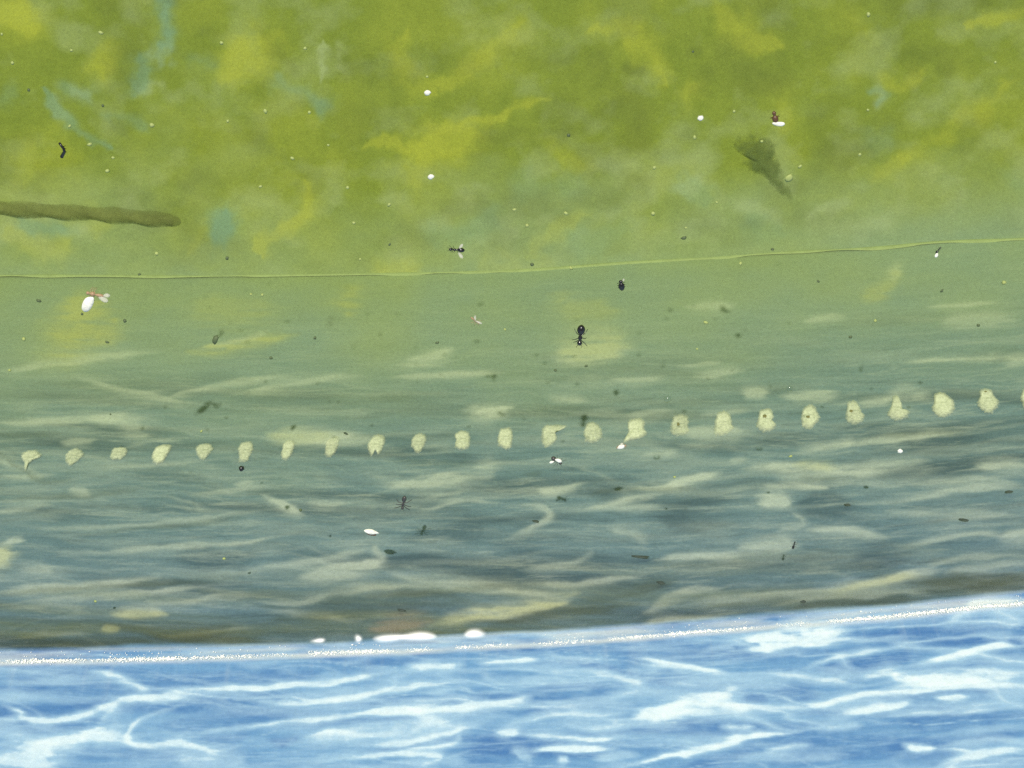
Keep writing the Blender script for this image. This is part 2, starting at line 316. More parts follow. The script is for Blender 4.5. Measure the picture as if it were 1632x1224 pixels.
SPOTS=[[(-152.41,-90.89),(-151.89,-92.54),(-150.06,-93.19),(-147.74,-93.17),(-146.3,-91.16),(-146.45,-89.51),(-148.13,-87.89),(-149.38,-85.94),(-149.66,-82.69),(-150.42,-82.69),(-150.72,-85.95),(-151.82,-88.25)],[(-138.63,-88.42),(-138.68,-91.72),(-137.25,-94.03),(-134.97,-94.32),(-133.04,-91.29),(-134.01,-88.34),(-135.74,-85.42),(-137.19,-84.79),(-138.45,-87.1)],[(-125.16,-88.15),(-125.04,-92.11),(-123.96,-94.42),(-120.66,-94.33),(-120.01,-91.98),(-120.96,-88.37),(-122.81,-87.76)],[(-111.76,-86.78),(-112.07,-91.75),(-110.85,-95.04),(-107.37,-95.26),(-106.99,-93.24),(-108.03,-87.97),(-109.15,-85.72),(-111.08,-85.78)],[(-99.13,-91.95),(-98.41,-94.92),(-94.76,-95.44),(-93.57,-92.71),(-94.66,-89.44),(-95.8,-86.85),(-97.38,-87.24)],[(-85.4,-86.71),(-85.81,-92.69),(-84.87,-96.0),(-82.16,-96.2),(-81.03,-93.79),(-81.36,-89.81),(-82.63,-85.59),(-84.87,-84.72)],[(-72.36,-88.01),(-72.06,-93.31),(-71.03,-95.94),(-68.88,-95.81),(-68.32,-92.43),(-69.45,-87.84),(-70.5,-85.6),(-72.06,-86.01)],[(-59.05,-88.53),(-58.69,-94.51),(-57.41,-97.12),(-54.88,-97.29),(-54.56,-93.57),(-55.75,-88.32),(-57.03,-86.09),(-58.79,-86.86)],[(-45.75,-91.28),(-44.68,-95.9),(-42.75,-97.45),(-40.57,-95.93),(-40.7,-91.24),(-42.36,-86.38),(-43.37,-88.77),(-44.47,-85.55),(-45.3,-88.25)],[(-32.34,-91.92),(-31.58,-95.56),(-29.43,-97.41),(-27.47,-95.22),(-27.87,-90.89),(-29.41,-86.36),(-30.96,-86.49),(-32.13,-89.24)],[(-18.68,-95.47),(-17.29,-97.04),(-15.33,-97.2),(-13.8,-94.69),(-14.29,-88.7),(-15.49,-86.81),(-17.61,-87.0),(-18.95,-88.78),(-18.33,-91.73)],[(-4.98,-95.53),(-3.36,-97.41),(-1.04,-96.5),(-1.13,-87.77),(-2.74,-85.94),(-5.38,-88.19)],[(8.11,-90.83),(8.98,-97.16),(11.37,-97.92),(16.21,-96.71),(14.94,-94.81),(12.73,-93.7),(12.95,-90.31),(11.23,-86.82),(8.84,-85.42),(8.19,-88.14)],[(21.26,-92.74),(22.3,-97.03),(24.53,-98.14),(26.52,-95.52),(27.03,-91.4),(26.21,-87.81),(23.79,-86.42),(21.7,-86.99),(21.11,-90.07)],[(35.24,-94.46),(36.28,-97.75),(38.86,-98.11),(40.41,-95.52),(39.94,-92.18),(40.52,-89.75),(38.77,-87.29),(35.64,-87.01),(33.6,-85.59),(33.1,-86.65),(34.91,-90.11)],[(47.88,-89.48),(48.88,-96.12),(50.26,-98.34),(53.01,-98.31),(54.36,-96.07),(53.89,-91.37),(53.95,-88.0),(51.49,-86.66),(48.81,-87.01)],[(61.39,-86.98),(62.45,-94.95),(63.94,-97.82),(65.95,-98.22),(67.38,-95.27),(67.26,-90.86),(67.37,-88.49),(65.78,-86.37),(63.34,-85.37)],[(74.71,-89.78),(76.22,-95.67),(77.63,-97.52),(79.94,-97.17),(80.46,-93.66),(79.73,-91.05),(80.61,-88.89),(79.27,-86.07),(76.49,-85.48),(74.84,-87.74)],[(88.57,-90.36),(89.85,-95.28),(91.14,-97.48),(93.24,-97.14),(93.9,-93.6),(94.31,-89.79),(92.07,-86.44),(90.32,-85.04),(88.39,-86.35)],[(102.13,-90.21),(103.59,-95.77),(104.67,-97.66),(106.44,-97.7),(107.22,-94.12),(107.49,-91.0),(108.16,-89.19),(106.68,-86.06),(104.17,-84.8),(102.36,-86.78)],[(114.85,-88.71),(116.98,-93.11),(118.17,-97.73),(119.81,-98.13),(120.36,-93.54),(120.14,-90.16),(121.9,-89.17),(120.61,-86.35),(117.65,-84.85),(115.64,-86.55)],[(128.75,-89.62),(130.13,-92.79),(131.14,-97.09),(133.15,-97.4),(134.71,-95.37),(135.87,-92.4),(135.46,-88.37),(133.52,-85.35),(130.67,-84.53),(129.12,-86.5)],[(142.75,-90.05),(144.36,-93.17),(144.91,-95.82),(147.06,-96.79),(148.46,-95.12),(148.57,-91.99),(149.38,-89.43),(147.99,-85.63),(145.22,-83.46),(143.17,-85.55)],[(155.91,-88.47),(157.38,-93.32),(160.01,-95.55),(161.49,-93.51),(161.84,-88.28),(160.47,-84.82),(157.57,-83.04),(155.96,-84.38)]]
SPOT_HOLES=[(15,50.69,-92.48,0.83,1.77),(17,77.65,-93.07,1.32,1.77),(18,90.75,-90.7,1.16,1.48),(19,104.28,-91.55,0.99,1.48),(22,146.39,-94.49,0.83,0.89)]
SEAM=[(-205.62,-195.95),(-175.72,-197.53),(-143.21,-197.6),(-110.46,-196.48),(-77.7,-195.85),(-44.89,-194.45),(-12.11,-192.68),(9.7,-191.92),(42.48,-192.24),(75.09,-190.94),(96.76,-190.07),(128.86,-187.12),(150.31,-186.26),(177.77,-181.86),(208.44,-178.12)]
PALE_GRAINS=[(-0.11165,-2.10299,0.89),(-0.11049,-2.11032,1.05),(-0.08913,-2.10411,1.18),(-0.09652,-2.10804,0.89),(-0.08086,-2.12828,1.5),(-0.09611,-2.13241,1.21),(-0.0912,-2.13625,1.06),(-0.09306,-2.13967,1.22),(-0.10004,-2.12735,0.91),(-0.06205,-2.10836,1.18),(-0.04311,-2.11099,1.03),(-0.05394,-2.12641,1.19),(-0.04373,-2.12741,1.19),(-0.06303,-2.12845,0.9),(-0.04894,-2.13921,1.05),(-0.04015,-2.13626,0.9),(-0.0366,-2.14802,1.06),(-0.05735,-2.14629,0.91),(-0.0155,-2.11996,0.89),(-0.03595,-2.15777,1.07),(-0.02707,-2.15331,1.06),(-0.03533,-2.16807,0.93),(-0.0845,-2.16312,1.24),(-0.12078,-2.18537,1.44),(0.04676,-2.13997,1.05),(0.05613,-2.13359,1.05),(0.0371,-2.14744,1.21),(0.01548,-2.1586,1.22),(0.03664,-2.16002,1.38),(0.00591,-2.16129,1.22),(0.00307,-2.15672,1.07),(0.05205,-2.15791,0.92),(0.06278,-2.14203,0.91),(0.07209,-2.14942,1.07),(0.08781,-2.13532,0.91),(0.08634,-2.14713,1.07),(0.08694,-2.11077,1.19),(0.11722,-2.1248,0.91),(0.09216,-2.19475,1.12),(0.04947,-2.19235,1.26),(0.04725,-2.2001,0.8),(0.12388,-2.18563,1.44),(0.07171,-2.23539,0.99),(0.04123,-2.23991,0.99),(-0.07966,-2.25827,1.02),(-0.0804,-2.21644,0.81),(-0.11598,-2.27029,1.04),(0.05799,-2.17568,1.09),(0.01618,-2.17409,1.08),(0.04455,-2.16459,0.92),(-0.12597,-2.19441,0.97),(-0.00093,-2.19091,0.79),(-0.06304,-2.17628,0.94),(-0.06029,-2.17665,0.94)]
DARK_GRAINS=[(-0.10793,-2.11737,1.2),(-0.09149,-2.1225,1.05),(-0.11519,-2.17452,1.42),(-0.10522,-2.17905,1.11),(-0.09504,-2.18178,1.42),(-0.1003,-2.18773,1.12),(-0.06764,-2.16551,1.39),(-0.04856,-2.19003,1.26),(-0.06015,-2.19524,1.27),(-0.01812,-2.19365,1.1),(0.01118,-2.20405,1.27),(0.01902,-2.20327,1.11),(0.00665,-2.17236,1.39),(0.04408,-2.1674,1.54),(0.06584,-2.17208,1.24),(0.10845,-2.18696,1.12),(0.11831,-2.19787,1.29),(0.086,-2.19921,1.28),(-0.08958,-2.16867,0.94),(-0.07918,-2.31424,1.44),(-0.10279,-2.20953,0.81),(-0.05765,-2.24364,1.17),(-0.02779,-2.16431,0.92),(0.01682,-2.13733,1.35),(0.04638,-2.11752,0.89),(0.07741,-2.18209,0.94)]
WALL_FLECKS=[(4.6,-48.53,2.52,1.08),(7.47,-30.84,2.88,0.9),(34.0,-28.63,6.48,1.26),(40.32,-32.83,2.88,1.08),(127.34,-32.79,3.24,1.26),(123.47,-28.73,2.88,0.9),(142.47,-43.65,3.24,1.08),(17.58,-15.95,6.12,1.26),(38.51,-16.5,2.88,1.26),(-24.01,-13.61,3.6,1.44),(-34.56,-11.12,3.6,1.08),(-125.62,-25.55,2.52,0.72),(76.85,-3.55,2.16,0.9),(-126.66,-70.48,1.8,0.9),(95.93,-44.99,2.52,0.9),(20.53,-31.82,1.8,0.72),(-52.75,-98.17,1.8,0.9),(87.18,-80.53,2.52,1.26)]
TWIG=[(-206.7,30.53),(-185.76,28.59),(-173.12,27.02),(-156.05,25.82),(-138.87,24.69),(-123.79,23.39),(-110.85,22.24)]
SHADOW=[(82.49,43.7),(86.17,44.79),(90.44,44.44),(94.01,42.3),(94.1,37.57),(95.52,34.62),(96.87,29.05),(97.81,24.18),(95.28,25.55),(92.77,28.14),(90.09,31.93),(85.85,33.95),(84.87,37.12),(86.65,39.34),(82.82,40.37)]
AT={'ant':(0.01788,-2.19371),'beetle':(0.02845,-2.17964),'antb':(-0.01155,-2.16683),'curl':(-0.10263,-2.13332),'winged':(-0.10137,-2.17328),'moth':(0.06581,-2.13588),'spider':(-0.03039,-2.24294),'husk':(-0.0396,-2.25189),'fly':(0.01045,-2.23218),'pinkbug':(0.02741,-2.22896),'smallbug':(0.0732,-2.26492),'bub1':(0.03964,-2.21477),'bub2':(0.07091,-2.21367),'star':(0.10035,-2.23563),'w1':(-0.01578,-2.12399),'w2':(0.04811,-2.13472),'w3':(-0.01643,-2.14628),'midge':(-0.0083,-2.1876),'ball':(-0.07151,-2.22888),'mid2':(0.10681,-2.17504),'seed':(-0.07344,-2.18885),'bit':(0.06944,-2.15233)}
SWELLS=[(-57.34, 2.6, 0.95, -0.21), (-46.33, 1.65, 1.25, -0.35), (-37.15, 5.28, 1.3, -0.11), (-29.63, 4.84, 1.5, -0.21), (-14.25, 3.45, 1.35, -0.15)]
ROLL=0.05847
KF=0.9123
R_POOL = 2.29        # inner radius of the round pool
Z_LOW = -0.236       # lower edge of the wall sheet, behind the cove
COVE_A, COVE_D = 0.006, 0.2
KW = math.sin(math.radians(34))
GREEN_Y = 0.114      # from here inwards the camera sees the floor through the surface
RIM_Z = 0.30

sc = bpy.context.scene
col = sc.collection

# ------------------------------------------------------------------ camera
cd = bpy.data.cameras.new('camera')
cam = bpy.data.objects.new('camera', cd)
col.objects.link(cam)
m = Matrix(CAM_ROT).to_4x4()
m.translation = Vector(CAM_LOC)
cam.matrix_world = m
cd.sensor_fit = 'HORIZONTAL'
cd.angle = math.radians(26)
cd.clip_start = 0.01
cd.clip_end = 3000
sc.camera = cam

# ------------------------------------------------------------------ sky, sun, exposure
SUN_ZEN = math.radians(44)
SUN_AZ = math.radians(-2.3)        # from +Y towards +X
sun_vec = Vector((math.sin(SUN_ZEN) * math.sin(SUN_AZ), math.sin(SUN_ZEN) * math.cos(SUN_AZ), math.cos(SUN_ZEN)))
w = bpy.data.worlds.new('World')
sc.world = w
w.use_nodes = True
nt = w.node_tree
bg = nt.nodes['Background']
sky = nt.nodes.new('ShaderNodeTexSky')
sky.sky_type = 'NISHITA'
sky.sun_disc = False
sky.sun_elevation = math.pi / 2 - SUN_ZEN
sky.sun_rotation = SUN_AZ
nt.links.new(sky.outputs[0], bg.inputs[0])
bg.inputs[1].default_value = 0.09
sd = bpy.data.lights.new('sun', 'SUN')
sd.energy = 4.2
sd.angle = math.radians(0.5)
sd.color = (1.0, 0.95, 0.87)
sun = bpy.data.objects.new('sun', sd)
col.objects.link(sun)
sun.rotation_euler = (-sun_vec).to_track_quat('-Z', 'Y').to_euler()
sun.location = sun_vec * 5
sc.view_settings.view_transform = 'Standard'
sc.view_settings.look = 'None'
sc.view_settings.exposure = 0.1
sc.view_settings.gamma = 1
sc.view_settings.use_curve_mapping = False
sc.cycles.use_denoising = False
sc.cycles.use_adaptive_sampling = True
sc.cycles.adaptive_threshold = 0.015
sc.cycles.max_bounces = 4
sc.cycles.transparent_max_bounces = 12
sc.cycles.volume_bounces = 0
sc.cycles.caustics_reflective = False
sc.cycles.caustics_refractive = False

# ------------------------------------------------------------------ helpers
def tag(o, label=None, cat=None, group=None, kind=None):
    if label: o['label'] = label
    if cat: o['category'] = cat
    if group: o['group'] = group
    if kind: o['kind'] = kind
    return o

def mesh_obj(name, verts, faces, mat, parent=None, smooth=True):
    me = bpy.data.meshes.new(name)
    me.from_pydata([tuple(v) for v in verts], [], faces)
    if smooth:
        me.polygons.foreach_set('use_smooth', [True] * len(me.polygons))
    me.materials.append(mat)
    o = bpy.data.objects.new(name, me)
    col.objects.link(o)
    if parent: o.parent = parent
    return o

def grid_obj(name, P, mat, wrap=False, attrs=None):
    """P: (ni, nj, 3) numpy grid of points"""
    ni, nj = P.shape[:2]
    idx = np.arange(ni * nj).reshape(ni, nj)
    if wrap:
        a = idx; b = np.roll(idx, -1, 0)
    else:
        a = idx[:-1]; b = idx[1:]
    q = np.stack([a[:, :-1], b[:, :-1], b[:, 1:], a[:, 1:]], -1).reshape(-1, 4)
    me = bpy.data.meshes.new(name)
    me.vertices.add(ni * nj)
    me.vertices.foreach_set('co', P.reshape(-1).astype(np.float32))
    me.loops.add(q.size)
    me.loops.foreach_set('vertex_index', q.reshape(-1).astype(np.int32))
    me.polygons.add(len(q))
    me.polygons.foreach_set('loop_start', np.arange(0, q.size, 4, dtype=np.int32))
    me.polygons.foreach_set('use_smooth', np.ones(len(q), dtype=bool))
    me.update(calc_edges=True)
    if attrs:
        for k, A in attrs.items():
            at = me.color_attributes.new(k, 'FLOAT_COLOR', 'POINT')
            at.data.foreach_set('color', A.reshape(-1).astype(np.float32))
    me.materials.append(mat)
    o = bpy.data.objects.new(name, me)
    col.objects.link(o)
    return o

def _hash(i, j, seed):
    n = (i.astype(np.int64) * 374761393 + j.astype(np.int64) * 668265263 + seed * 974634777) & 0x7fffffff
    n = ((n ^ (n >> 13)) * 1274126177) & 0x7fffffff
    n = (n ^ (n >> 16)) & 0xffff
    return n / 65535.0

def vnoise(x, y, seed=0):
    i = np.floor(x); j = np.floor(y)
    fx = x - i; fy = y - j
    fx = fx * fx * (3 - 2 * fx); fy = fy * fy * (3 - 2 * fy)
    i = i.astype(np.int64); j = j.astype(np.int64)
    a = _hash(i, j, seed); b = _hash(i + 1, j, seed); c = _hash(i, j + 1, seed); d = _hash(i + 1, j + 1, seed)
    return (a * (1 - fx) + b * fx) * (1 - fy) + (c * (1 - fx) + d * fx) * fy

def fbm(x, y, seed=0, oct=4):
    t = 0; amp = .5; s = 0
    for k in range(oct):
        t = t + amp * vnoise(x * 2 ** k + 17.3 * k, y * 2 ** k + 5.1 * k, seed + k)
        s += amp; amp *= .5
    return t / s

def catmull(pts, n):
    p = np.array(pts, float)
    if len(p) < 3:
        t = np.linspace(0, 1, n)[:, None]
        return p[0] * (1 - t) + p[-1] * t
    q = np.vstack([2 * p[0] - p[1], p, 2 * p[-1] - p[-2]])
    out = []
    segs = len(p) - 1
    for u in np.linspace(0, segs - 1e-6, n):
        k = int(u); t = u - k
        a, b, c, d = q[k], q[k + 1], q[k + 2], q[k + 3]
        out.append(.5 * (2 * b + (c - a) * t + (2 * a - 5 * b + 4 * c - d) * t * t + (3 * b - a - 3 * c + d) * t ** 3))
    return np.array(out)

def closed_curve(pts, n):
    p = np.array(pts, float); k = len(p); out = []
    for u in np.linspace(0, k, n, endpoint=False):
        i = int(u); t = u - i
        a, b, c, d = p[(i - 1) % k], p[i % k], p[(i + 1) % k], p[(i + 2) % k]
        out.append(.5 * (2 * b + (c - a) * t + (2 * a - 5 * b + 4 * c - d) * t * t + (3 * b - a - 3 * c + d) * t ** 3))
    return np.array(out)

def wall_pt(s, z, proud=0.0):
    """s, z in metres on the wall sheet; proud = towards the pool centre"""
    a = np.asarray(s) / R_POOL
    r = R_POOL - proud
    return np.stack([r * np.sin(a), -r * np.cos(a), np.asarray(z) + 0 * a], -1)

_seam = catmull([(x / 1000, z / 1000) for x, z in SEAM], 200)
def seam_z(s):
    """height of the weld where wall and floor meet"""
    return np.interp(np.asarray(s), _seam[:, 0], _seam[:, 1])

def floor_z(d, s=0.0):
    return seam_z(s) - COVE_A * (1 - np.exp(-np.maximum(d, 0) / COVE_D))

def floor_pt(s, d, up=0.0):
    a = np.asarray(s) / R_POOL
    r = R_POOL - np.asarray(d)
    return np.stack([r * np.sin(a), -r * np.cos(a), floor_z(np.asarray(d), s) + up], -1)

# ------------------------------------------------------------------ the print and the algae on the liner sheet
rng = random.Random(5)
ALL = list(STROKES)
for side in (-1, 1):                       # the same print goes on outside the picture
    for k in range(260):
        s0 = side * rng.uniform(215, 600); L = side * rng.uniform(30, 90)
        q0 = rng.uniform(-112, 90)
        sl = rng.uniform(-.12, .16)
        ch = rng.choice('PPPDG') if q0 < -3 else rng.choice('PPPD')
        ALL.append(('W' + ch, rng.uniform(.3, .9), rng.uniform(1, 3.5),
                    [(s0, q0), (s0 + L * .5, q0 + sl * L * .5 + rng.uniform(-2, 2)), (s0 + L, q0 + sl * L)]))
    for k in range(40):
        s0 = side * rng.uniform(215, 600); q0 = rng.uniform(0, 110)
        ALL.append(('F' + rng.choice('YYBG'), rng.uniform(.3, .7), rng.uniform(3, 9), [(s0, q0), (s0 + rng.uniform(-20, 20), q0 + rng.uniform(4, 20))]))

def paint(kind, S, Q):
    """masks over a sheet: S arc mm (ni,), Q sheet mm (nj,) -> dict of (ni,nj)"""
    SS, QQ = np.meshgrid(S, Q, indexing='ij')
    if kind == 'W':
        wx = 7 * (fbm(SS / 22, QQ / 9, 3) - .5) + 2.5 * (fbm(SS / 5, QQ / 2.2, 7) - .5)
        wy = 2.6 * (fbm(SS / 26, QQ / 7, 13) - .5) + 1.6 * (fbm(SS / 8, QQ / 2.0, 23) - .5)
    else:
        wx = 9 * (fbm(SS / 14, QQ / 14, 3) - .5) + 4 * (fbm(SS / 3.5, QQ / 3.5, 7) - .5)
        wy = 9 * (fbm(SS / 14, QQ / 14, 13) - .5) + 4 * (fbm(SS / 3.5, QQ / 3.5, 23) - .5)
    X = SS + wx; Y = QQ + wy
    M = {c: np.zeros_like(SS) for c in 'PDYBGK'}
    if kind == 'W':
        TX = fbm(SS / 16 + 1.5 * (fbm(SS / 11, QQ / 4, 43) - .5), QQ / 2.0 - SS / 50, 41, 5)
        TY = fbm(SS / 11 + 2.0 * (fbm(SS / 9, QQ / 3, 47) - .5), QQ / 1.5 + 1.6 * (fbm(SS / 14, QQ / 4, 48) - .5) - SS / 40, 44, 5)
        TY = np.clip((TY - .5) * 1.6 + .5, 0, 1)
    else:
        TX = fbm(SS / 8, QQ / 8, 41, 6)
    TX = np.clip((TX - .5) * 1.5 + .5, 0, 1)
    for ch, st, wd, pts in ALL:
        if ch[0] != kind: continue
        c = ch[1]
        soft = 1.0 if kind == 'W' else 1.5
        if len(pts) == 1:
            pts = [(pts[0][0] - wd * .4, pts[0][1]), (pts[0][0] + wd * .4, pts[0][1])]
        pl = catmull(pts, max(3, 5 * (len(pts) - 1)))
        pad = wd * 1.8 + 9
        i0, i1 = np.searchsorted(S, [pl[:, 0].min() - pad, pl[:, 0].max() + pad])
        lo, hi = pl[:, 1].min() - pad, pl[:, 1].max() + pad
        jj = np.nonzero((Q > lo) & (Q < hi))[0]
        if i1 <= i0 or len(jj) == 0: continue
        sl = (slice(i0, i1), slice(jj[0], jj[-1] + 1))
        x = X[sl]; y = Y[sl]
        best = np.zeros_like(x)
        flip = (int(abs(pl[0][0]) * 10) % 2) == 0
        n = len(pl) - 1
        for k in range(n):
            a = pl[k]; b = pl[k + 1]; ab = b - a; L2 = max(ab @ ab, 1e-9)
            t = np.clip(((x - a[0]) * ab[0] + (y - a[1]) * ab[1]) / L2, 0, 1)
            dd = np.hypot(x - a[0] - t * ab[0], y - a[1] - t * ab[1])
            u = (k + t) / n
            prof = .06 + .94 * np.clip(np.sin(np.pi * np.clip(u, 0, 1)), 0, 1) ** .6 if kind == 'W' or len(pts) > 2 else 1.0
            hw = .5 * wd * prof * (np.where(QQ[sl] < 0, 1.12, .88) if kind == 'W' else 1)
            if kind == 'W':                  # one edge crisp, the other washed out
                side = (y - a[1] - t * ab[1]) > 0
                ww = np.where(side, hw * (.75 if flip else 1.6), hw * (1.6 if flip else .75)) + .2
            else:
                ww = hw * 1.6 + .6
            e = np.exp(-(dd / ww) ** 2) * (np.clip(np.minimum(u, 1 - u) * 3.6 + .04, 0, 1) ** .8 if kind == 'W' else 1)
            best = np.maximum(best, e)
        if kind == 'W':
            k_ = min(max((wd - 1.0) / 1.4, 0), 1)
            tx = TX[sl] * (1 - k_) + TY[sl] * k_
            v = (st ** .8) * np.clip(best * ((.62 - .35 * k_) + (.95 + .75 * k_) * tx), 0, 1)
        else:
            v = np.clip(best * 1.0 + (TX[sl] - .5) * 1.2 * np.clip(best * 2.2, 0, 1), 0, 1) * st
        M[c][sl] = 1 - (1 - M[c][sl]) * (1 - v)
    return SS, QQ, M

def spaced(lo, hi, step, mid, mstep, end, n):
    """dense in [lo,hi], medium out to +-mid, n coarse steps to +-end"""
    inner = np.arange(lo, hi, step)
    right = np.arange(hi, mid, mstep)
    left = np.arange(-mid, lo, mstep)
    far_r = np.linspace(mid, end, n, endpoint=False)
    far_l = np.linspace(-end, -mid, n, endpoint=False)
    return np.concatenate([far_l, left, inner, right, far_r])

half = math.pi * R_POOL * 1000
S_ax = spaced(-190, 175, .42, 620, 3.0, half, 90)
# wall rows
z_ax = np.concatenate([np.arange(Z_LOW * 1000, 78, .62), np.arange(78, 160, 1.5), np.linspace(162, RIM_Z * 1000, 14)])
SS, QQ, M = paint('W', S_ax, z_ax * KW)
ZZ = QQ / KW
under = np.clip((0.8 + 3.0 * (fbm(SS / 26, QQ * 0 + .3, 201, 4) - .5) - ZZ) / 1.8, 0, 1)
# fine horizontal streaks of the print everywhere
def streaks(S_, Q_):
    a = fbm(S_ / 30 + 2 * (fbm(S_ / 40, Q_ / 12, 91) - .5), Q_ / 2.2 + 2.2 * (fbm(S_ / 30, Q_ / 10, 71) - .5) - S_ / 42, 51, 5)
    b = fbm(S_ / 44, Q_ / 4.2 - S_ / 60, 57, 5)
    wx = 26 * (fbm(S_ / 50, Q_ / 12, 111, 4) - .5); wy = 9 * (fbm(S_ / 40, Q_ / 9, 113, 4) - .5)
    X_ = S_ + wx; Y_ = Q_ + wy - S_ / 16
    lines = 0
    for k, (lx, ly, th, wt, sd) in enumerate(((80, 6.5, .84, .62, 117), (56, 4.0, .84, .5, 119), (34, 2.3, .82, .42, 123))):
        r_ = 1 - np.abs(2 * fbm(X_ / lx + 9 * k, Y_ / ly, sd, 3) - 1)
        g_ = np.clip((vnoise(S_ / 30 + 3 * k, Q_ / 7, 121 + k) - .2) * 1.7, 0, 1)
        lines = np.maximum(lines, wt * np.clip((r_ - th) / (1 - th), 0, 1) ** 1.3 * g_)
    p = 1 - (1 - np.clip((a - .5) * 1.7, 0, .45)) * (1 - lines)
    return a, b, p, np.clip((.54 - b) * 3.0, 0, .85)
st1, st2, sp_, sd_ = streaks(SS, QQ)
calm = np.clip((ZZ + 165 + 30 * (fbm(SS / 60, QQ / 15, 19) - .5)) / 60, .12, 1)      # print fades under the algae
sp_ = sp_ * calm; sd_ = sd_ * calm
M['P'] = np.clip(1 - (1 - np.where(ZZ > 0, .95, 1.0) * M['P']) * (1 - sp_ * np.where(ZZ > 0, .95, .42)), 0, 1)
M['D'] = np.clip(1 - (1 - M['D']) * (1 - sd_), 0, 1)
# dark streaky slime band just under the water line, fading downwards
left = .8 + .3 * np.clip(-SS / 130, -1, 1)
wob = 14 * (fbm(SS / 60, QQ / 20, 141) - .5)
slime = np.clip(1 + (ZZ + wob) / 150, 0, 1) ** .7 * under * (.6 + .8 * (st2 - .3))
olive = np.clip(1 + (ZZ + .6 * wob) / 32, 0, 1) ** .7 * under * left * (.5 + 1.9 * (st1 - .42))
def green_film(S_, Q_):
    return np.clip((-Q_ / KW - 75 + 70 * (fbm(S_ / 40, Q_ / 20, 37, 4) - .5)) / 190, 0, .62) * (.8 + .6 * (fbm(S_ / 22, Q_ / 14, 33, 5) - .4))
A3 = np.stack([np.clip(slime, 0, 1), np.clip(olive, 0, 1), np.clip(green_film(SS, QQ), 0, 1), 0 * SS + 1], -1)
# pale lime-scale film between water line and crust
scale = np.clip(1 - np.abs(ZZ - 2.6) / 4.6, 0, 1) ** .7 * np.clip(-.35 + 1.5 * fbm(SS / 14, QQ / 1.3, 77), 0, 1) * np.clip((ZZ + 1.0) / 1.2, 0, 1)
scale = np.maximum(scale, np.clip(1 - np.abs(ZZ - 5.6 - 1.2 * (fbm(SS / 25, QQ * 0, 15) - .5)) / 1.7, 0, 1) * (.35 + 1.1 * fbm(SS / 6, QQ / .8, 78)))
drip = np.clip((fbm(SS / 1.6, QQ / 14, 79, 3) - .6) * 4, 0, 1) * np.clip((ZZ - 3) / 4, 0, 1) * np.clip((24 - ZZ) / 14, 0, 1)
scale = np.clip(np.maximum(scale, .12 * drip), 0, 1)
# algae gets thicker towards the bottom of the wall
A1 = np.stack([M['P'], M['D'], M['G'], M['Y']], -1)
A2 = np.stack([under, scale, M['K'], M['B']], -1)
rip = .0012 * (fbm(SS / 120, ZZ / 160, 5) - .5)           # the sheet is never quite true
Pw = wall_pt(SS / 1000, ZZ / 1000, rip)

def nodes(mat):
    mat.use_nodes = True
    n = mat.node_tree
    return n, n.nodes, n.links, n.nodes['Principled BSDF']

def mix(n, l, fac, a, b, mode='MIX'):
    x = n.new('ShaderNodeMix'); x.data_type = 'RGBA'; x.blend_type = mode; x.clamp_factor = True
    for sock, v in ((x.inputs[0], fac), (x.inputs[6], a), (x.inputs[7], b)):
        if isinstance(v, (tuple, list)): sock.default_value = (*v, 1)
        elif isinstance(v, (int, float)): sock.default_value = v
        else: l.new(v, sock)
    return x.outputs[2]

def maths(n, l, op, a, b=0.0, clamp=False):
    x = n.new('ShaderNodeMath'); x.operation = op; x.use_clamp = clamp
    for s, v in ((x.inputs[0], a), (x.inputs[1], b)):
        if isinstance(v, (int, float)): s.default_value = v
        else: l.new(v, s)
    return x.outputs[0]

def noise(n, l, scale, detail=4, rough=.6, vec=None):
    x = n.new('ShaderNodeTexNoise'); x.inputs['Scale'].default_value = scale
    x.inputs['Detail'].default_value = detail; x.inputs['Roughness'].default_value = rough
    if vec is not None: l.new(vec, x.inputs['Vector'])
    return x.outputs[0]

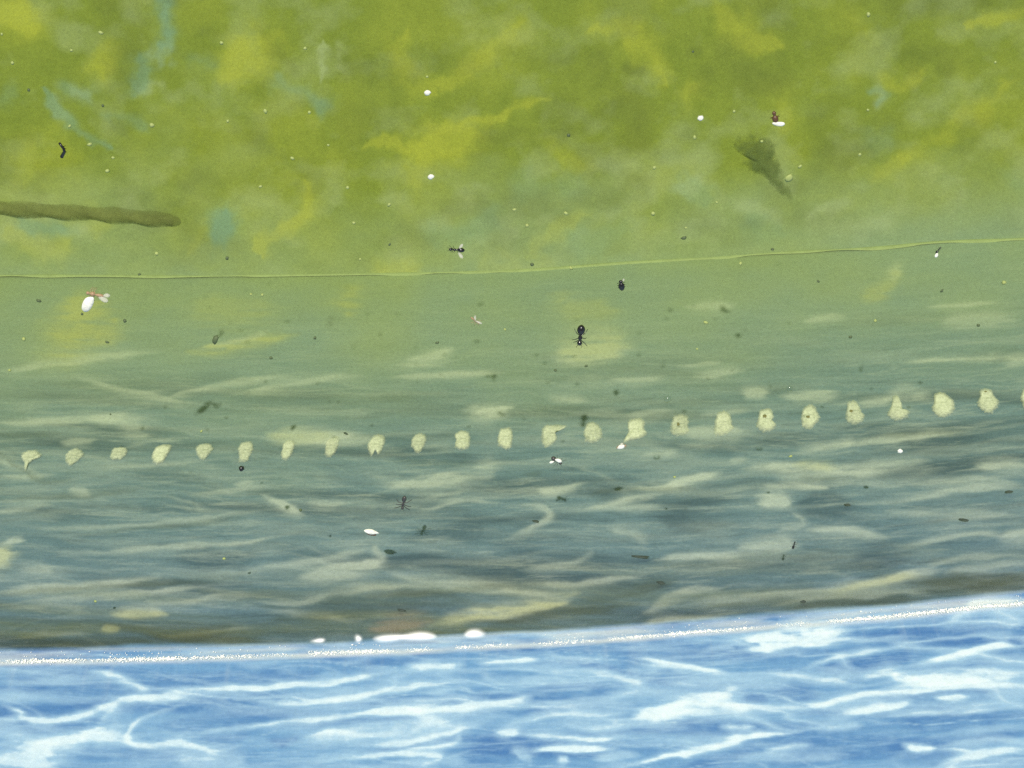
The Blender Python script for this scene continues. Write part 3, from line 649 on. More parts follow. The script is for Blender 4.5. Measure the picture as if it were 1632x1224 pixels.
def liner_material(name, floor=False):
    mat = bpy.data.materials.new(name)
    t, n, l, b = nodes(mat)
    a1 = n.new('ShaderNodeAttribute'); a1.attribute_name = 'print_mask'
    s1 = n.new('ShaderNodeSeparateColor'); l.new(a1.outputs['Color'], s1.inputs[0])
    a2 = n.new('ShaderNodeAttribute'); a2.attribute_name = 'film_mask'
    s2 = n.new('ShaderNodeSeparateColor'); l.new(a2.outputs['Color'], s2.inputs[0])
    P, D, G, Y = s1.outputs[0], s1.outputs[1], s1.outputs[2], a1.outputs['Alpha']
    U, SCL, K, B = s2.outputs[0], s2.outputs[1], s2.outputs[2], a2.outputs['Alpha']
    co = n.new('ShaderNodeTexCoord').outputs['Object']
    fine = noise(n, l, 1100, 4, .8, co)
    mid = noise(n, l, 260, 5, .65, co)
    coarse = noise(n, l, 70, 6, .7, co)
    # fine flow lines of the print, along the wall: (arc, height)
    sx = n.new('ShaderNodeSeparateXYZ'); l.new(co, sx.inputs[0])
    arc = maths(n, l, 'MULTIPLY', maths(n, l, 'ARCTAN2', sx.outputs[0], maths(n, l, 'MULTIPLY', sx.outputs[1], -1.0)), R_POOL)
    wv = maths(n, l, 'MULTIPLY', maths(n, l, 'SUBTRACT', noise(n, l, 38, 2, .5, co), .5), 1.6)
    def flow(fx, fz, slope, seed):
        cb = n.new('ShaderNodeCombineXYZ')
        l.new(maths(n, l, 'MULTIPLY', arc, fx), cb.inputs[0])
        zc = maths(n, l, 'SUBTRACT', maths(n, l, 'MULTIPLY', sx.outputs[2], fz), maths(n, l, 'MULTIPLY', arc, slope))
        l.new(maths(n, l, 'ADD', zc, wv), cb.inputs[1]); cb.inputs[2].default_value = seed
        return noise(n, l, 1.0, 5, .68, cb.outputs[0])
    fl1 = flow(34, 210, 12, 1.7); fl2 = flow(80, 520, 26, 8.1)
    fl = maths(n, l, 'ADD', maths(n, l, 'MULTIPLY', fl1, .6), maths(n, l, 'MULTIPLY', fl2, .4))
    hi = maths(n, l, 'MULTIPLY', maths(n, l, 'SUBTRACT', fl, .52), 4.5, True)
    lo = maths(n, l, 'MULTIPLY', maths(n, l, 'SUBTRACT', .48, fl), 4.5, True)
    # dry print
    pw = maths(n, l, 'MULTIPLY', P, maths(n, l, 'ADD', maths(n, l, 'MULTIPLY', mid, .5), .75), True)
    dry = mix(n, l, D, LINER_MID, LINER_DEEP)
    dry = mix(n, l, maths(n, l, 'MULTIPLY', lo, .5), dry, LINER_DEEP)
    dry = mix(n, l, maths(n, l, 'MULTIPLY', hi, .55), dry, LINER_PALE)
    dry = mix(n, l, maths(n, l, 'MULTIPLY', maths(n, l, 'SUBTRACT', mid, .45), .7, True), dry, (.34, .54, .72))
    dry = mix(n, l, maths(n, l, 'MULTIPLY', pw, 1.25, True), dry, LINER_PALE)
    dry = mix(n, l, maths(n, l, 'MULTIPLY', maths(n, l, 'SUBTRACT', pw, .56), 1.7, True), dry, LINER_WHITE)
    dry = mix(n, l, maths(n, l, 'MULTIPLY', SCL, .8), dry, (.64, .66, .65))
    # the same print below the water line, dulled by slime
    a3 = n.new('ShaderNodeAttribute'); a3.attribute_name = 'slime_mask'
    s3 = n.new('ShaderNodeSeparateColor'); l.new(a3.outputs['Color'], s3.inputs[0])
    SL, OL, GF = s3.outputs[0], s3.outputs[1], s3.outputs[2]
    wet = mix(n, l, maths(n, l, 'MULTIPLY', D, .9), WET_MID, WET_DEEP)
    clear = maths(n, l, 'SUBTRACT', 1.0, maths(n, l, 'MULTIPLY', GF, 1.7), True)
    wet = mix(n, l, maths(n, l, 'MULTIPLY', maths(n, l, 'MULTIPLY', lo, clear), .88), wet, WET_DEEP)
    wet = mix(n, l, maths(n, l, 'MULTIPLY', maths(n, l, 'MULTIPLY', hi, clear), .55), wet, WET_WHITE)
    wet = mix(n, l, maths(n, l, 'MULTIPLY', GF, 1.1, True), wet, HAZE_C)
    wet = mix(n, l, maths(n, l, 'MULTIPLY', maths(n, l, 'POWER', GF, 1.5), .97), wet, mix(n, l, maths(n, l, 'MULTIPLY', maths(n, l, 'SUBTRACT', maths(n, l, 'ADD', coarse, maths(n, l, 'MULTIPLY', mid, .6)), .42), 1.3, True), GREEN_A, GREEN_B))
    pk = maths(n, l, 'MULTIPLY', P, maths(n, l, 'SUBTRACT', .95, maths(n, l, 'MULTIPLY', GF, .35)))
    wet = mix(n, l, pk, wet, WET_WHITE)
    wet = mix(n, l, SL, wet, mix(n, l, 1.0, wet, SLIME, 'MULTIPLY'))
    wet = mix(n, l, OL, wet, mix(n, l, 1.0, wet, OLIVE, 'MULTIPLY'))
    ye = maths(n, l, 'MULTIPLY', Y, maths(n, l, 'ADD', maths(n, l, 'MULTIPLY', coarse, .9), ALGAE_F - .4), True)
    wet = mix(n, l, ye, wet, mix(n, l, GF, (.50, .50, .27), ALGAE_Y))
    wet = mix(n, l, maths(n, l, 'MULTIPLY', B, .85), wet, BARE)
    wet = mix(n, l, maths(n, l, 'MULTIPLY', G, .6), wet, GRIME)
    wet = mix(n, l, maths(n, l, 'MULTIPLY', K, .5), wet, (.36, .26, .17))  # tan reflection beside the glints, put into the colour
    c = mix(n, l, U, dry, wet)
    sp = maths(n, l, 'ADD', maths(n, l, 'MULTIPLY', maths(n, l, 'SUBTRACT', fine, .5), maths(n, l, 'ADD', .35, maths(n, l, 'MULTIPLY', U, .35))), 1.0)
    hsv = n.new('ShaderNodeHueSaturation'); l.new(c, hsv.inputs['Color']); l.new(sp, hsv.inputs['Value'])
    l.new(hsv.outputs[0], b.inputs['Base Color'])
    b.inputs['Roughness'].default_value = .5
    b.inputs['Specular IOR Level'].default_value = .35
    bm = n.new('ShaderNodeBump'); bm.inputs['Strength'].default_value = .25; bm.inputs['Distance'].default_value = .0004
    h = maths(n, l, 'ADD', maths(n, l, 'MULTIPLY', mid, 1.0), maths(n, l, 'MULTIPLY', SCL, maths(n, l, 'MULTIPLY', fine, 1.5)))
    l.new(h, bm.inputs['Height']); l.new(bm.outputs[0], b.inputs['Normal'])
    return mat

LINER_MID = (.14, .30, .53)
LINER_DEEP = (.055, .16, .40)
LINER_PALE = (.40, .58, .74)
LINER_WHITE = (.80, .86, .88)
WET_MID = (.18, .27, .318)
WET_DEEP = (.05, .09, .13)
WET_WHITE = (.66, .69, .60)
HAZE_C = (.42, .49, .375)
SLIME = (.50, .58, .68)
OLIVE = (.62, .57, .36)
ALGAE_F = .75
ALGAE_Y = (.47, .46, .065)
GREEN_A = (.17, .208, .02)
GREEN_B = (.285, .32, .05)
BARE = (.22, .34, .31)
GRIME = (.05, .062, .04)
ABS_COL, ABS_D = (.74, .86, .42, 1), 2.6
SCA_COL, SCA_D = (.70, .88, .35, 1), .55
m_wall = liner_material('printed_vinyl_liner')
m_floor = m_wall

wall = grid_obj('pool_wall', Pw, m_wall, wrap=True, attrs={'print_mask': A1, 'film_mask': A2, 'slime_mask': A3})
tag(wall, 'curved blue pool liner wall with white wave print, its lower part under water', 'pool wall', kind='thing')

# ------------------------------------------------------------------ floor of the pool
d_ax = np.concatenate([np.arange(0, 130, .6), np.linspace(130, 400, 60), np.linspace(420, R_POOL * 1000 - 2, 20)])
Sf = S_ax
SF, QF, MF = paint('F', Sf, d_ax * KF)
QC = seam_z(SF / 1000) * 1000 * KW - QF            # the print and the algae run on across the weld
_, _, sp_, sd_ = streaks(SF, QC)
sp_ = sp_ * .12; sd_ = sd_ * .12
fade = np.exp(-QF / 7)
MF['P'] = 1 - (1 - MF['P']) * (1 - sp_ * fade) * (1 - (1 - fade) * np.clip((fbm(SF / 12, QF / 9, 68, 5) - .5) * 1.0, 0, .3))
MF['D'] = 1 - (1 - MF['D']) * (1 - sd_ * fade)
cl = np.clip((fbm(SF / 24, QF / 24, 61, 6) - .5) * 1.2, 0, .22)
MF['Y'] = 1 - (1 - MF['Y']) * (1 - cl * (1 - .6 * fade))
MF['G'] = 1 - (1 - MF['G']) * (1 - (1 - fade) * np.clip((.48 - fbm(SF / 16, QF / 12, 66, 6)) * 1.6, 0, .4))
B1 = np.stack([MF['P'], MF['D'], MF['G'], MF['Y']], -1)
B2 = np.stack([np.ones_like(SF), np.zeros_like(SF), MF['K'], MF['B']], -1)
Pf = floor_pt(SF / 1000, QF / KF / 1000, .0008 * (fbm(SF / 25, QF / 25, 8) - .5))
floor = grid_obj('pool_floor', Pf, m_floor, wrap=True, attrs={'print_mask': B1, 'film_mask': B2, 'slime_mask': np.stack([0 * SF, 0 * SF, np.clip(green_film(SF, QC) + .52 * np.clip(QF / 48 + .35 * (fbm(SF / 30, QF / 20, 39, 4) - .5), 0, 1) ** .8, 0, 1), 0 * SF + 1], -1)})
tag(floor, 'green algae covered floor of the pool sloping away under the water', 'pool floor', kind='structure')

# ------------------------------------------------------------------ plain materials
def plain(name, colr, rough=.5, spec=.5, var=.2, scale=900, trans=0.0, bump=0.0):
    mat = bpy.data.materials.new(name)
    t, n, l, b = nodes(mat)
    co = n.new('ShaderNodeTexCoord').outputs['Object']
    f = noise(n, l, scale, 4, .6, co)
    v = maths(n, l, 'ADD', maths(n, l, 'MULTIPLY', maths(n, l, 'SUBTRACT', f, .5), 2 * var), 1.0)
    h = n.new('ShaderNodeHueSaturation'); h.inputs['Color'].default_value = (*colr, 1)
    l.new(v, h.inputs['Value']); l.new(h.outputs[0], b.inputs['Base Color'])
    b.inputs['Roughness'].default_value = rough
    b.inputs['Specular IOR Level'].default_value = spec
    if trans: b.inputs['Transmission Weight'].default_value = trans
    if bump:
        bm = n.new('ShaderNodeBump'); bm.inputs['Strength'].default_value = .6; bm.inputs['Distance'].default_value = bump
        l.new(f, bm.inputs['Height']); l.new(bm.outputs[0], b.inputs['Normal'])
    return mat

def soft(name, ca, cb, sc1=420, sc2=1400, amt=1.2, off=0.0, rnd=0.0):
    """dull stuff whose rim thins out to nothing: real partial cover, driven by the 'edge' attribute of the mesh"""
    mat = bpy.data.materials.new(name)
    t, n, l, b = nodes(mat)
    co = n.new('ShaderNodeTexCoord').outputs['Object']
    at = n.new('ShaderNodeAttribute'); at.attribute_name = 'edge'
    f1 = noise(n, l, sc1, 4, .7, co); f2 = noise(n, l, sc2, 3, .7, co)
    l.new(mix(n, l, maths(n, l, 'MULTIPLY', maths(n, l, 'SUBTRACT', f1, .3), 2.0, True), ca, cb), b.inputs['Base Color'])
    b.inputs['Roughness'].default_value = .8; b.inputs['Specular IOR Level'].default_value = .1
    k = maths(n, l, 'ADD', at.outputs['Fac'], maths(n, l, 'MULTIPLY', maths(n, l, 'SUBTRACT', f2, .5), amt))
    if rnd:
        inf = n.new('ShaderNodeObjectInfo')
        k = maths(n, l, 'SUBTRACT', k, maths(n, l, 'MULTIPLY', inf.outputs['Random'], rnd))
    k = maths(n, l, 'ADD', k, off, True)
    tr = n.new('ShaderNodeBsdfTransparent'); mx = n.new('ShaderNodeMixShader')
    l.new(k, mx.inputs[0]); l.new(tr.outputs[0], mx.inputs[1]); l.new(b.outputs[0], mx.inputs[2])
    l.new(mx.outputs[0], n['Material Output'].inputs['Surface'])
    return mat

m_spot = soft('worn_cream_weld', (.58, .61, .47), (.86, .87, .73), 420, 1100, 1.1, -.05, .3)
m_twig = soft('sodden_bark', (.13, .135, .055), (.25, .26, .10), 150, 420, 1.0)
m_shadow = soft('dark_bug_shadow', (.10, .125, .05), (.17, .21, .08), 200, 420, 1.3, -.12)  # colour of the bug's shadow patch on the floor
m_hole = plain('brown_hole', (.22, .20, .10), .8, .2)
m_seam = plain('pale_green_weld', (.30, .35, .18), .6, .3, .25, 300)
m_black = plain('black_chitin', (.012, .011, .009), .22, .6)
m_brown = plain('brown_chitin', (.10, .05, .02), .4, .5)
m_grey = plain('grey_chitin', (.045, .042, .036), .4, .5)
m_wing = plain('pale_wing', (.74, .70, .56), .4, .5, .3, 1500)
m_white = plain('white_flake', (.76, .74, .62), .8, .2, .45, 1300, bump=.0003)
def sheer(mat, amount):
    n = mat.node_tree.nodes; l = mat.node_tree.links
    tr = n.new('ShaderNodeBsdfTransparent'); mx = n.new('ShaderNodeMixShader'); mx.inputs[0].default_value = amount
    l.new(tr.outputs[0], mx.inputs[1]); l.new(n['Principled BSDF'].outputs[0], mx.inputs[2]); l.new(mx.outputs[0], n['Material Output'].inputs['Surface'])
sheer(m_wing, .42)
m_tan = plain('tan_chitin', (.34, .22, .12), .5, .4)
m_pale = plain('pale_grain', (.33, .38, .12), .6, .3, .2)
m_dark = plain('dark_grain', (.09, .12, .05), .6, .3, .2)
m_fleck = plain('dark_fleck', (.05, .065, .058), .7, .2, .2)
m_scale = plain('lime_scale', (.88, .87, .80), .3, .6, .15)
m_grass = plain('lawn', (.06, .10, .03), .9, .1, .4, 30)
m_rail = plain('grey_top_rail', (.45, .47, .5), .35, .5, .05)

# top rail round the pool (outside the picture, keeps the place whole)
ang = np.linspace(0, 2 * math.pi, 128, endpoint=False)
ph = np.linspace(0, 2 * math.pi, 13)
rr = R_POOL + .02 + .028 * np.cos(ph)[None, :]
P = np.stack([rr * np.cos(ang)[:, None], rr * np.sin(ang)[:, None], RIM_Z + .01 + .028 * np.sin(ph)[None, :] + 0 * rr + 0 * ang[:, None]], -1)
rail = grid_obj('top_rail', P, m_rail, wrap=True); rail.parent = wall
# outer skin of the wall
zz = np.linspace(-.42, RIM_Z, 4)
P = np.stack([(R_POOL + .012) * np.cos(ang)[:, None] + 0 * zz, (R_POOL + .012) * np.sin(ang)[:, None] + 0 * zz, zz[None, :] + 0 * ang[:, None]], -1)
outer = grid_obj('outer_skin', P, m_rail, wrap=True); outer.parent = wall

# ------------------------------------------------------------------ ground
gm = bpy.data.meshes.new('ground')
n_g = 96
gv = []; gf = []
for k in range(n_g):
    a = 2 * math.pi * k / n_g
    for r_ in (R_POOL + .015, 12, 1500):
        gv.append((r_ * math.cos(a), r_ * math.sin(a), -.41))
for k in range(n_g):
    for j in range(2):
        a = k * 3 + j; b = ((k + 1) % n_g) * 3 + j
        gf.append((a, a + 1, b + 1, b))
ground = mesh_obj('ground', gv, gf, m_grass)
tag(ground, 'lawn around the pool', 'lawn', kind='structure')

# ------------------------------------------------------------------ weld row, seam, scale crust
for i, poly in enumerate(SPOTS):
    oc = closed_curve([(x / 1000, z / 1000) for x, z in poly], 26)
    rs = random.Random(i * 7 + 1)
    c = oc.mean(0)
    rings = ((1.12, -.0003), (.94, 0), (.7, .00015), (.3, .0002))
    base = wall_pt(c[0], c[1], 0)
    V = []; Fc = []
    jit = np.array([[rs.uniform(-.00018, .00018), rs.uniform(-.0003, .0003)] for _ in oc])
    for rk, (f, h) in enumerate(rings):
        pts = c + (oc + jit - c) * f
        V += list(wall_pt(pts[:, 0], pts[:, 1], .0006 + h + (rs.uniform(-.00008, .00008))) - base)
    n = len(oc)
    for rk in range(len(rings) - 1):
        for k in range(n):
            a = rk * n + k; b = rk * n + (k + 1) % n
            Fc.append((a, b, b + n, a + n))
    V.append(wall_pt(c[0], c[1], .0009) - base)
    for k in range(n):
        Fc.append(((len(rings) - 1) * n + k, (len(rings) - 1) * n + (k + 1) % n, len(V) - 1))
    o = mesh_obj('weld_spot', V, Fc, m_spot, wall)
    ea = o.data.attributes.new('edge', 'FLOAT', 'POINT')
    ea.data.foreach_set('value', [0.0] * n + [.5] * n + [1.0] * (2 * n + 1))
    o.location = base
    for hi, hx, hz, hw, hh in SPOT_HOLES:
        if hi == i:
            V = []
            for k in range(14):
                a = 2 * math.pi * k / 14
                q = 1 + rs.uniform(-.25, .25)
                V.append(wall_pt((hx + hw * .5 * q * math.cos(a)) / 1000, (hz + hh * .5 * q * math.sin(a)) / 1000, .0010) - base)
            V.append(wall_pt(hx / 1000, hz / 1000, .0012) - base)
            mesh_obj('hole', V, [(k, (k + 1) % 14, 14) for k in range(14)], m_hole, o)

# the row goes on to both sides of the picture
spots = [o for o in wall.children if o.name.startswith('weld_spot')]
for side in (-1, 1):
    end = spots[0] if side < 0 else spots[-1]
    s_end = math.atan2(end.location.x, -end.location.y) * R_POOL
    for k in range(1, 13):
        src = spots[(3 * k + (7 if side > 0 else 2)) % len(spots)]
        s_src = math.atan2(src.location.x, -src.location.y) * R_POOL
        s_ = s_end + side * .0121 * k
        o = src.copy(); col.objects.link(o); o.parent = wall
        o.location = wall_pt(s_, end.location.z)
        o.rotation_euler[2] = (s_ - s_src) / R_POOL
sm = catmull([(x / 1000, z / 1000) for x, z in SEAM], 260)
V = []; Fc = []
prof = ((-.0016, -.0009), (-.0011, .0001), (0, .0004), (.0009, .0001), (.0015, -.0009))
for k, (s_, z_) in enumerate(sm):
    t_ = .1 + .7 * float(vnoise(np.array([k / 7.0]), np.array([.5]), 3)[0])
    for dz, h in prof:
        V.append(wall_pt(s_, z_ + dz * t_, .0006 + h * t_))
for k in range(len(sm) - 1):
    for j in range(4):
        a = k * 5 + j
        Fc.append((a, a + 5, a + 6, a + 1))
mesh_obj('bottom_seam', V, Fc, m_seam, wall)

rs = random.Random(3)
V = []; Fc = []
for k in range(12000):
    s_ = rs.uniform(-.2, .19)
    dens = float(fbm(np.array([s_ * 1000 / 11]), np.array([.3]), 19, 3)[0])
    if rs.random() > (dens - .36) * 3.2: continue
    off = 1.2 * (float(fbm(np.array([s_ * 1000 / 25]), np.array([0.0]), 15)[0]) - .5)
    z_ = (5.6 + off + rs.gauss(0, .42) + (rs.uniform(0, 2.5) - 3.5 if rs.random() < .04 else 0)) / 1000
    r_ = rs.uniform(.00006, .00016) * (1.7 if rs.random() < .05 else 1)
    c = wall_pt(s_, z_, .0006)
    b0 = len(V)
    for dx, dy, dz in ((1.3, 0, 0), (-1.3, 0, 0), (0, 1, 0), (0, -1, 0), (0, 0, 1.2), (0, 0, -1.2)):
        V.append(c + np.array([dx, dy, dz]) * r_ * rs.uniform(.7, 1.3))
    for f in ((0, 2, 4), (2, 1, 4), (1, 3, 4), (3, 0, 4), (2, 0, 5), (1, 2, 5), (3, 1, 5), (0, 3, 5)):
        Fc.append(tuple(b0 + q for q in f))
crust = mesh_obj('scale_crust', V, Fc, m_scale, wall, smooth=False)
tag(crust, kind='stuff')

for x, z, w_, h_ in WALL_FLECKS[::2]:  # small dark flecks standing proud of the wall
    rs = random.Random(int(x * 10))
    base = wall_pt(x / 1000, z / 1000, 0)
    V = []
    tilt = rs.uniform(.05, .25)
    for k in range(12):
        a = 2 * math.pi * k / 12
        q = 1 + rs.uniform(-.35, .35)
        dx = w_ * .36 * q * math.cos(a); dz = (h_ * .28 * q * math.sin(a) + tilt * dx) / KW
        V.append(wall_pt((x + dx) / 1000, (z + dz) / 1000, .0008) - base)
    V.append(wall_pt(x / 1000, z / 1000, .0013) - base)
    o = mesh_obj('wall_fleck', V, [(k, (k + 1) % 12, 12) for k in range(12)], m_fleck, wall)
    o.location = base

# ------------------------------------------------------------------ water
m_water = bpy.data.materials.new('green_pool_water')     # the murky body of the water
m_water.use_nodes = True
t = m_water.node_tree; n = t.nodes; l = t.links
n.remove(n['Principled BSDF'])
out = n['Material Output']
m_water.cycles.homogeneous_volume = True
va = n.new('ShaderNodeVolumeAbsorption'); va.inputs['Color'].default_value = ABS_COL; va.inputs['Density'].default_value = ABS_D
vs = n.new('ShaderNodeVolumeScatter'); vs.inputs['Color'].default_value = SCA_COL; vs.inputs['Density'].default_value = SCA_D
ad = n.new('ShaderNodeAddShader')
l.new(va.outputs[0], ad.inputs[0]); l.new(vs.outputs[0], ad.inputs[1]); l.new(ad.outputs[0], out.inputs['Volume'])
Sb = spaced(-220, 220, 20, 500, 20.0, half, 60)
db = np.concatenate([[-4.0], np.linspace(0, 200, 12), np.linspace(260, R_POOL * 1000 - 1, 12)])
SB, DB = np.meshgrid(Sb, db, indexing='ij')
a_ = SB / 1000 / R_POOL; rad = R_POOL - DB / 1000
top = np.stack([rad * np.sin(a_), -rad * np.cos(a_), 0 * rad], -1)
bot = np.stack([rad * np.sin(a_), -rad * np.cos(a_), floor_z(DB / 1000, SB / 1000) - .03], -1)
water = grid_obj('water', np.concatenate([bot[:, ::-1], top], 1), m_water, wrap=True)
bm = bmesh.new(); bm.from_mesh(water.data)
# close: the side ring behind the liner, then the two tiny polar holes
bmesh.ops.bridge_loops(bm, edges=[e for e in bm.edges if e.is_boundary and (e.verts[0].co.xy.length > 1)])
bmesh.ops.holes_fill(bm, edges=[e for e in bm.edges if e.is_boundary], sides=0)
bmesh.ops.recalc_face_normals(bm, faces=bm.faces)
bm.to_mesh(water.data); bm.free()
tag(water, 'still murky green pool water', 'water', kind='structure')

# the water climbs the liner in a small curved lip that catches the sun
m_lip = bpy.data.materials.new('water_lip')
m_lip.use_nodes = True
t = m_lip.node_tree; n = t.nodes; l = t.links
n.remove(n['Principled BSDF'])
fr = n.new('ShaderNodeFresnel'); fr.inputs['IOR'].default_value = 1.33
tr = n.new('ShaderNodeBsdfTransparent')
gl = n.new('ShaderNodeBsdfGlossy'); gl.inputs['Roughness'].default_value = .24
mx = n.new('ShaderNodeMixShader')
l.new(fr.outputs[0], mx.inputs[0]); l.new(tr.outputs[0], mx.inputs[1]); l.new(gl.outputs[0], mx.inputs[2])
l.new(mx.outputs[0], n['Material Output'].inputs['Surface'])
Sw = spaced(-200, 185, .5, 500, 8.0, half, 90)
d_lip = np.linspace(0, 8, 41)
SW, DW = np.meshgrid(Sw, d_lip, indexing='ij')
an = (24 + 8 * (fbm(SW / 9, SW * 0 + .4, 29, 2) - .5)) * np.exp(-DW / 1.6)
sl_ = np.tan(np.radians(an))
st_ = d_lip[1] - d_lip[0]
Zw = .06 + np.cumsum((sl_ * st_)[:, ::-1], 1)[:, ::-1]
a_ = SW / 1000 / R_POOL; rad = R_POOL - DW / 1000 - .0003
lip = grid_obj('water_lip', np.stack([rad * np.sin(a_), -rad * np.cos(a_), Zw / 1000], -1), m_lip, wrap=True)
lip.parent = water
rs = random.Random(8)
for c_, hw_, hd_, up_ in SWELLS:
    hw_ *= 1.08; hd_ *= 1.4                       # beads added on the lip, shaped and tilted to give sun glints
    V = []; Fc = []
    nu, nv = 9, 28
    for i in range(nu):
        f = math.sin(math.pi / 2 * i / (nu - 1))
        h = .19 * math.cos(math.pi / 2 * i / (nu - 1)) ** 1.0
        for k in range(nv):
            a = 2 * math.pi * k / nv
            w_ = 1 + .05 * math.sin(2 * a + c_) + .04 * math.sin(3 * a + 2 * c_)
            V.append((f * hw_ * w_ * math.cos(a) * .001, f * hd_ * w_ * math.sin(a) * .001, h * .001))
    for i in range(nu - 1):
        for k in range(nv):
            p = i * nv + k; q = i * nv + (k + 1) % nv
            Fc.append((p, p + nv, q + nv, q))
    o = mesh_obj('glint_bead', V, Fc, m_lip, water)
    al = c_ / 1000 / R_POOL
    rad = R_POOL - .0018
    o.location = (rad * math.sin(al), -rad * math.cos(al), .0018 + up_ * .001)
    o.rotation_euler = (math.radians(-42), 0, al)

# ------------------------------------------------------------------ sunken twig, bug shadow patch
tw = catmull(TWIG, 60)
V = []; Fc = []
nr = 16
for k, (s_, d_) in enumerate(tw):
    u = k / 59
    r_ = .0038 * (1 - .15 * u) * (1 + .18 * (float(fbm(np.array([k / 6.0]), np.array([.2]), 88, 3)[0]) - .5))
    if k > 56: r_ *= (1, .92, .75, .4)[k - 56]
    c = floor_pt(s_ / 1000, d_ / 1000, 0)
    nrm = np.array([0, .12, .99])
    c = c - nrm * .0018
    side = np.array([0, .99, -.12])
    for j in range(nr):
        a = 2 * math.pi * j / nr
        q = r_ * (1 + .12 * math.sin(3 * a + k * .7))
        V.append(c + q * (math.cos(a) * nrm + math.sin(a) * side))
for k in range(59):
    for j in range(nr):
        a = k * nr + j; b = k * nr + (j + 1) % nr
        Fc.append((a, a + nr, b + nr, b))
Fc.append(tuple(range(nr))); Fc.append(tuple(59 * nr + j for j in range(nr)))
twig = mesh_obj('twig', V, Fc, m_twig)
ea = twig.data.attributes.new('edge', 'FLOAT', 'POINT')
ea.data.foreach_set('value', [min(1, max(0, (math.cos(2 * math.pi * (i % nr) / nr) - .45) * 1.5)) * (1 if i // nr < 57 else .5) for i in range(len(V))])
tag(twig, 'brown sodden twig lying on the pool floor above the seam', 'twig')

lc = closed_curve(SHADOW, 40)  # the floating bug's cast shadow, laid on the floor as a dark patch
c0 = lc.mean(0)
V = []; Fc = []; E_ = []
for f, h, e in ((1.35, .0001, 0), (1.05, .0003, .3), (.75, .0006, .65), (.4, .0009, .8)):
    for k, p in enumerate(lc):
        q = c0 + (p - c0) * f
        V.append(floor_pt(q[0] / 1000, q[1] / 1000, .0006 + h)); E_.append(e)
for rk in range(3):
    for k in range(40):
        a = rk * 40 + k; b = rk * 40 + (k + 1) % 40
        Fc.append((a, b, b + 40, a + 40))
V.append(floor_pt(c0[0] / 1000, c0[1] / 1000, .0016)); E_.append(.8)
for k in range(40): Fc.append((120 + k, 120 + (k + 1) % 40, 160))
o = mesh_obj('shadow_patch', V, Fc, m_shadow)
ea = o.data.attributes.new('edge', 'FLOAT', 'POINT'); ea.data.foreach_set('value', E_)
tag(o, 'dark shadow of the brown and white bug, laid as a patch on the green floor', 'shadow patch')

# ------------------------------------------------------------------ floating insects
def img_dir(deg):
    """direction on the water for an angle measured in the picture (0 = right, 90 = up)"""
    a = math.radians(deg) - ROLL
    return Vector((math.cos(a), math.sin(a), 0))

def add_lathe(V, Fc, prof, segs=12, squash=1.0, cz=0.0, bend=0.0):
    """body of revolution along x; prof = [(x, radius)]"""
    b0 = len(V)
    for x, r_ in prof:
        for k in range(segs):
            a = 2 * math.pi * k / segs
            V.append(Vector((x, r_ * math.cos(a) + bend * x * x, cz + squash * r_ * math.sin(a))))
    for i in range(len(prof) - 1):
        for k in range(segs):
            p = b0 + i * segs + k; q = b0 + i * segs + (k + 1) % segs
            Fc.append((p, q, q + segs, p + segs))
    Fc.append(tuple(b0 + k for k in reversed(range(segs))))
    Fc.append(tuple(b0 + (len(prof) - 1) * segs + k for k in range(segs)))

def add_tube(V, Fc, pts, r0, r1, segs=5):
    b0 = len(V)
    n_ = len(pts)
    for i, p in enumerate(pts):
        p = Vector(p)
        d = (Vector(pts[min(i + 1, n_ - 1)]) - Vector(pts[max(i - 1, 0)])).normalized()
        u = d.cross(Vector((0, 0, 1)))
        if u.length < 1e-4: u = Vector((1, 0, 0))
        u.normalize(); v = d.cross(u)
        r_ = r0 + (r1 - r0) * i / (n_ - 1)
        for k in range(segs):
            a = 2 * math.pi * k / segs
            V.append(p + r_ * (math.cos(a) * u + math.sin(a) * v))
    for i in range(n_ - 1):
        for k in range(segs):
            p = b0 + i * segs + k; q = b0 + i * segs + (k + 1) % segs
            Fc.append((p, q, q + segs, p + segs))
    Fc.append(tuple(b0 + k for k in range(segs))); Fc.append(tuple(b0 + (n_ - 1) * segs + k for k in range(segs)))

def ellip(x0, x1, r_, n_=7, p=.5):
    out = []
    for k in range(n_):
        t = k / (n_ - 1)
        out.append((x0 + (x1 - x0) * t, max(r_ * math.sin(math.pi * (.04 + .92 * t)) ** p, r_ * .12)))
    return out

MM = .001
def put(o, key, deg, z=0.0):
    x, y = AT[key] if isinstance(key, str) else key
    d = img_dir(deg)
    o.location = (x, y, z)
    o.rotation_euler = (0, 0, math.atan2(d.y, d.x))
    return o

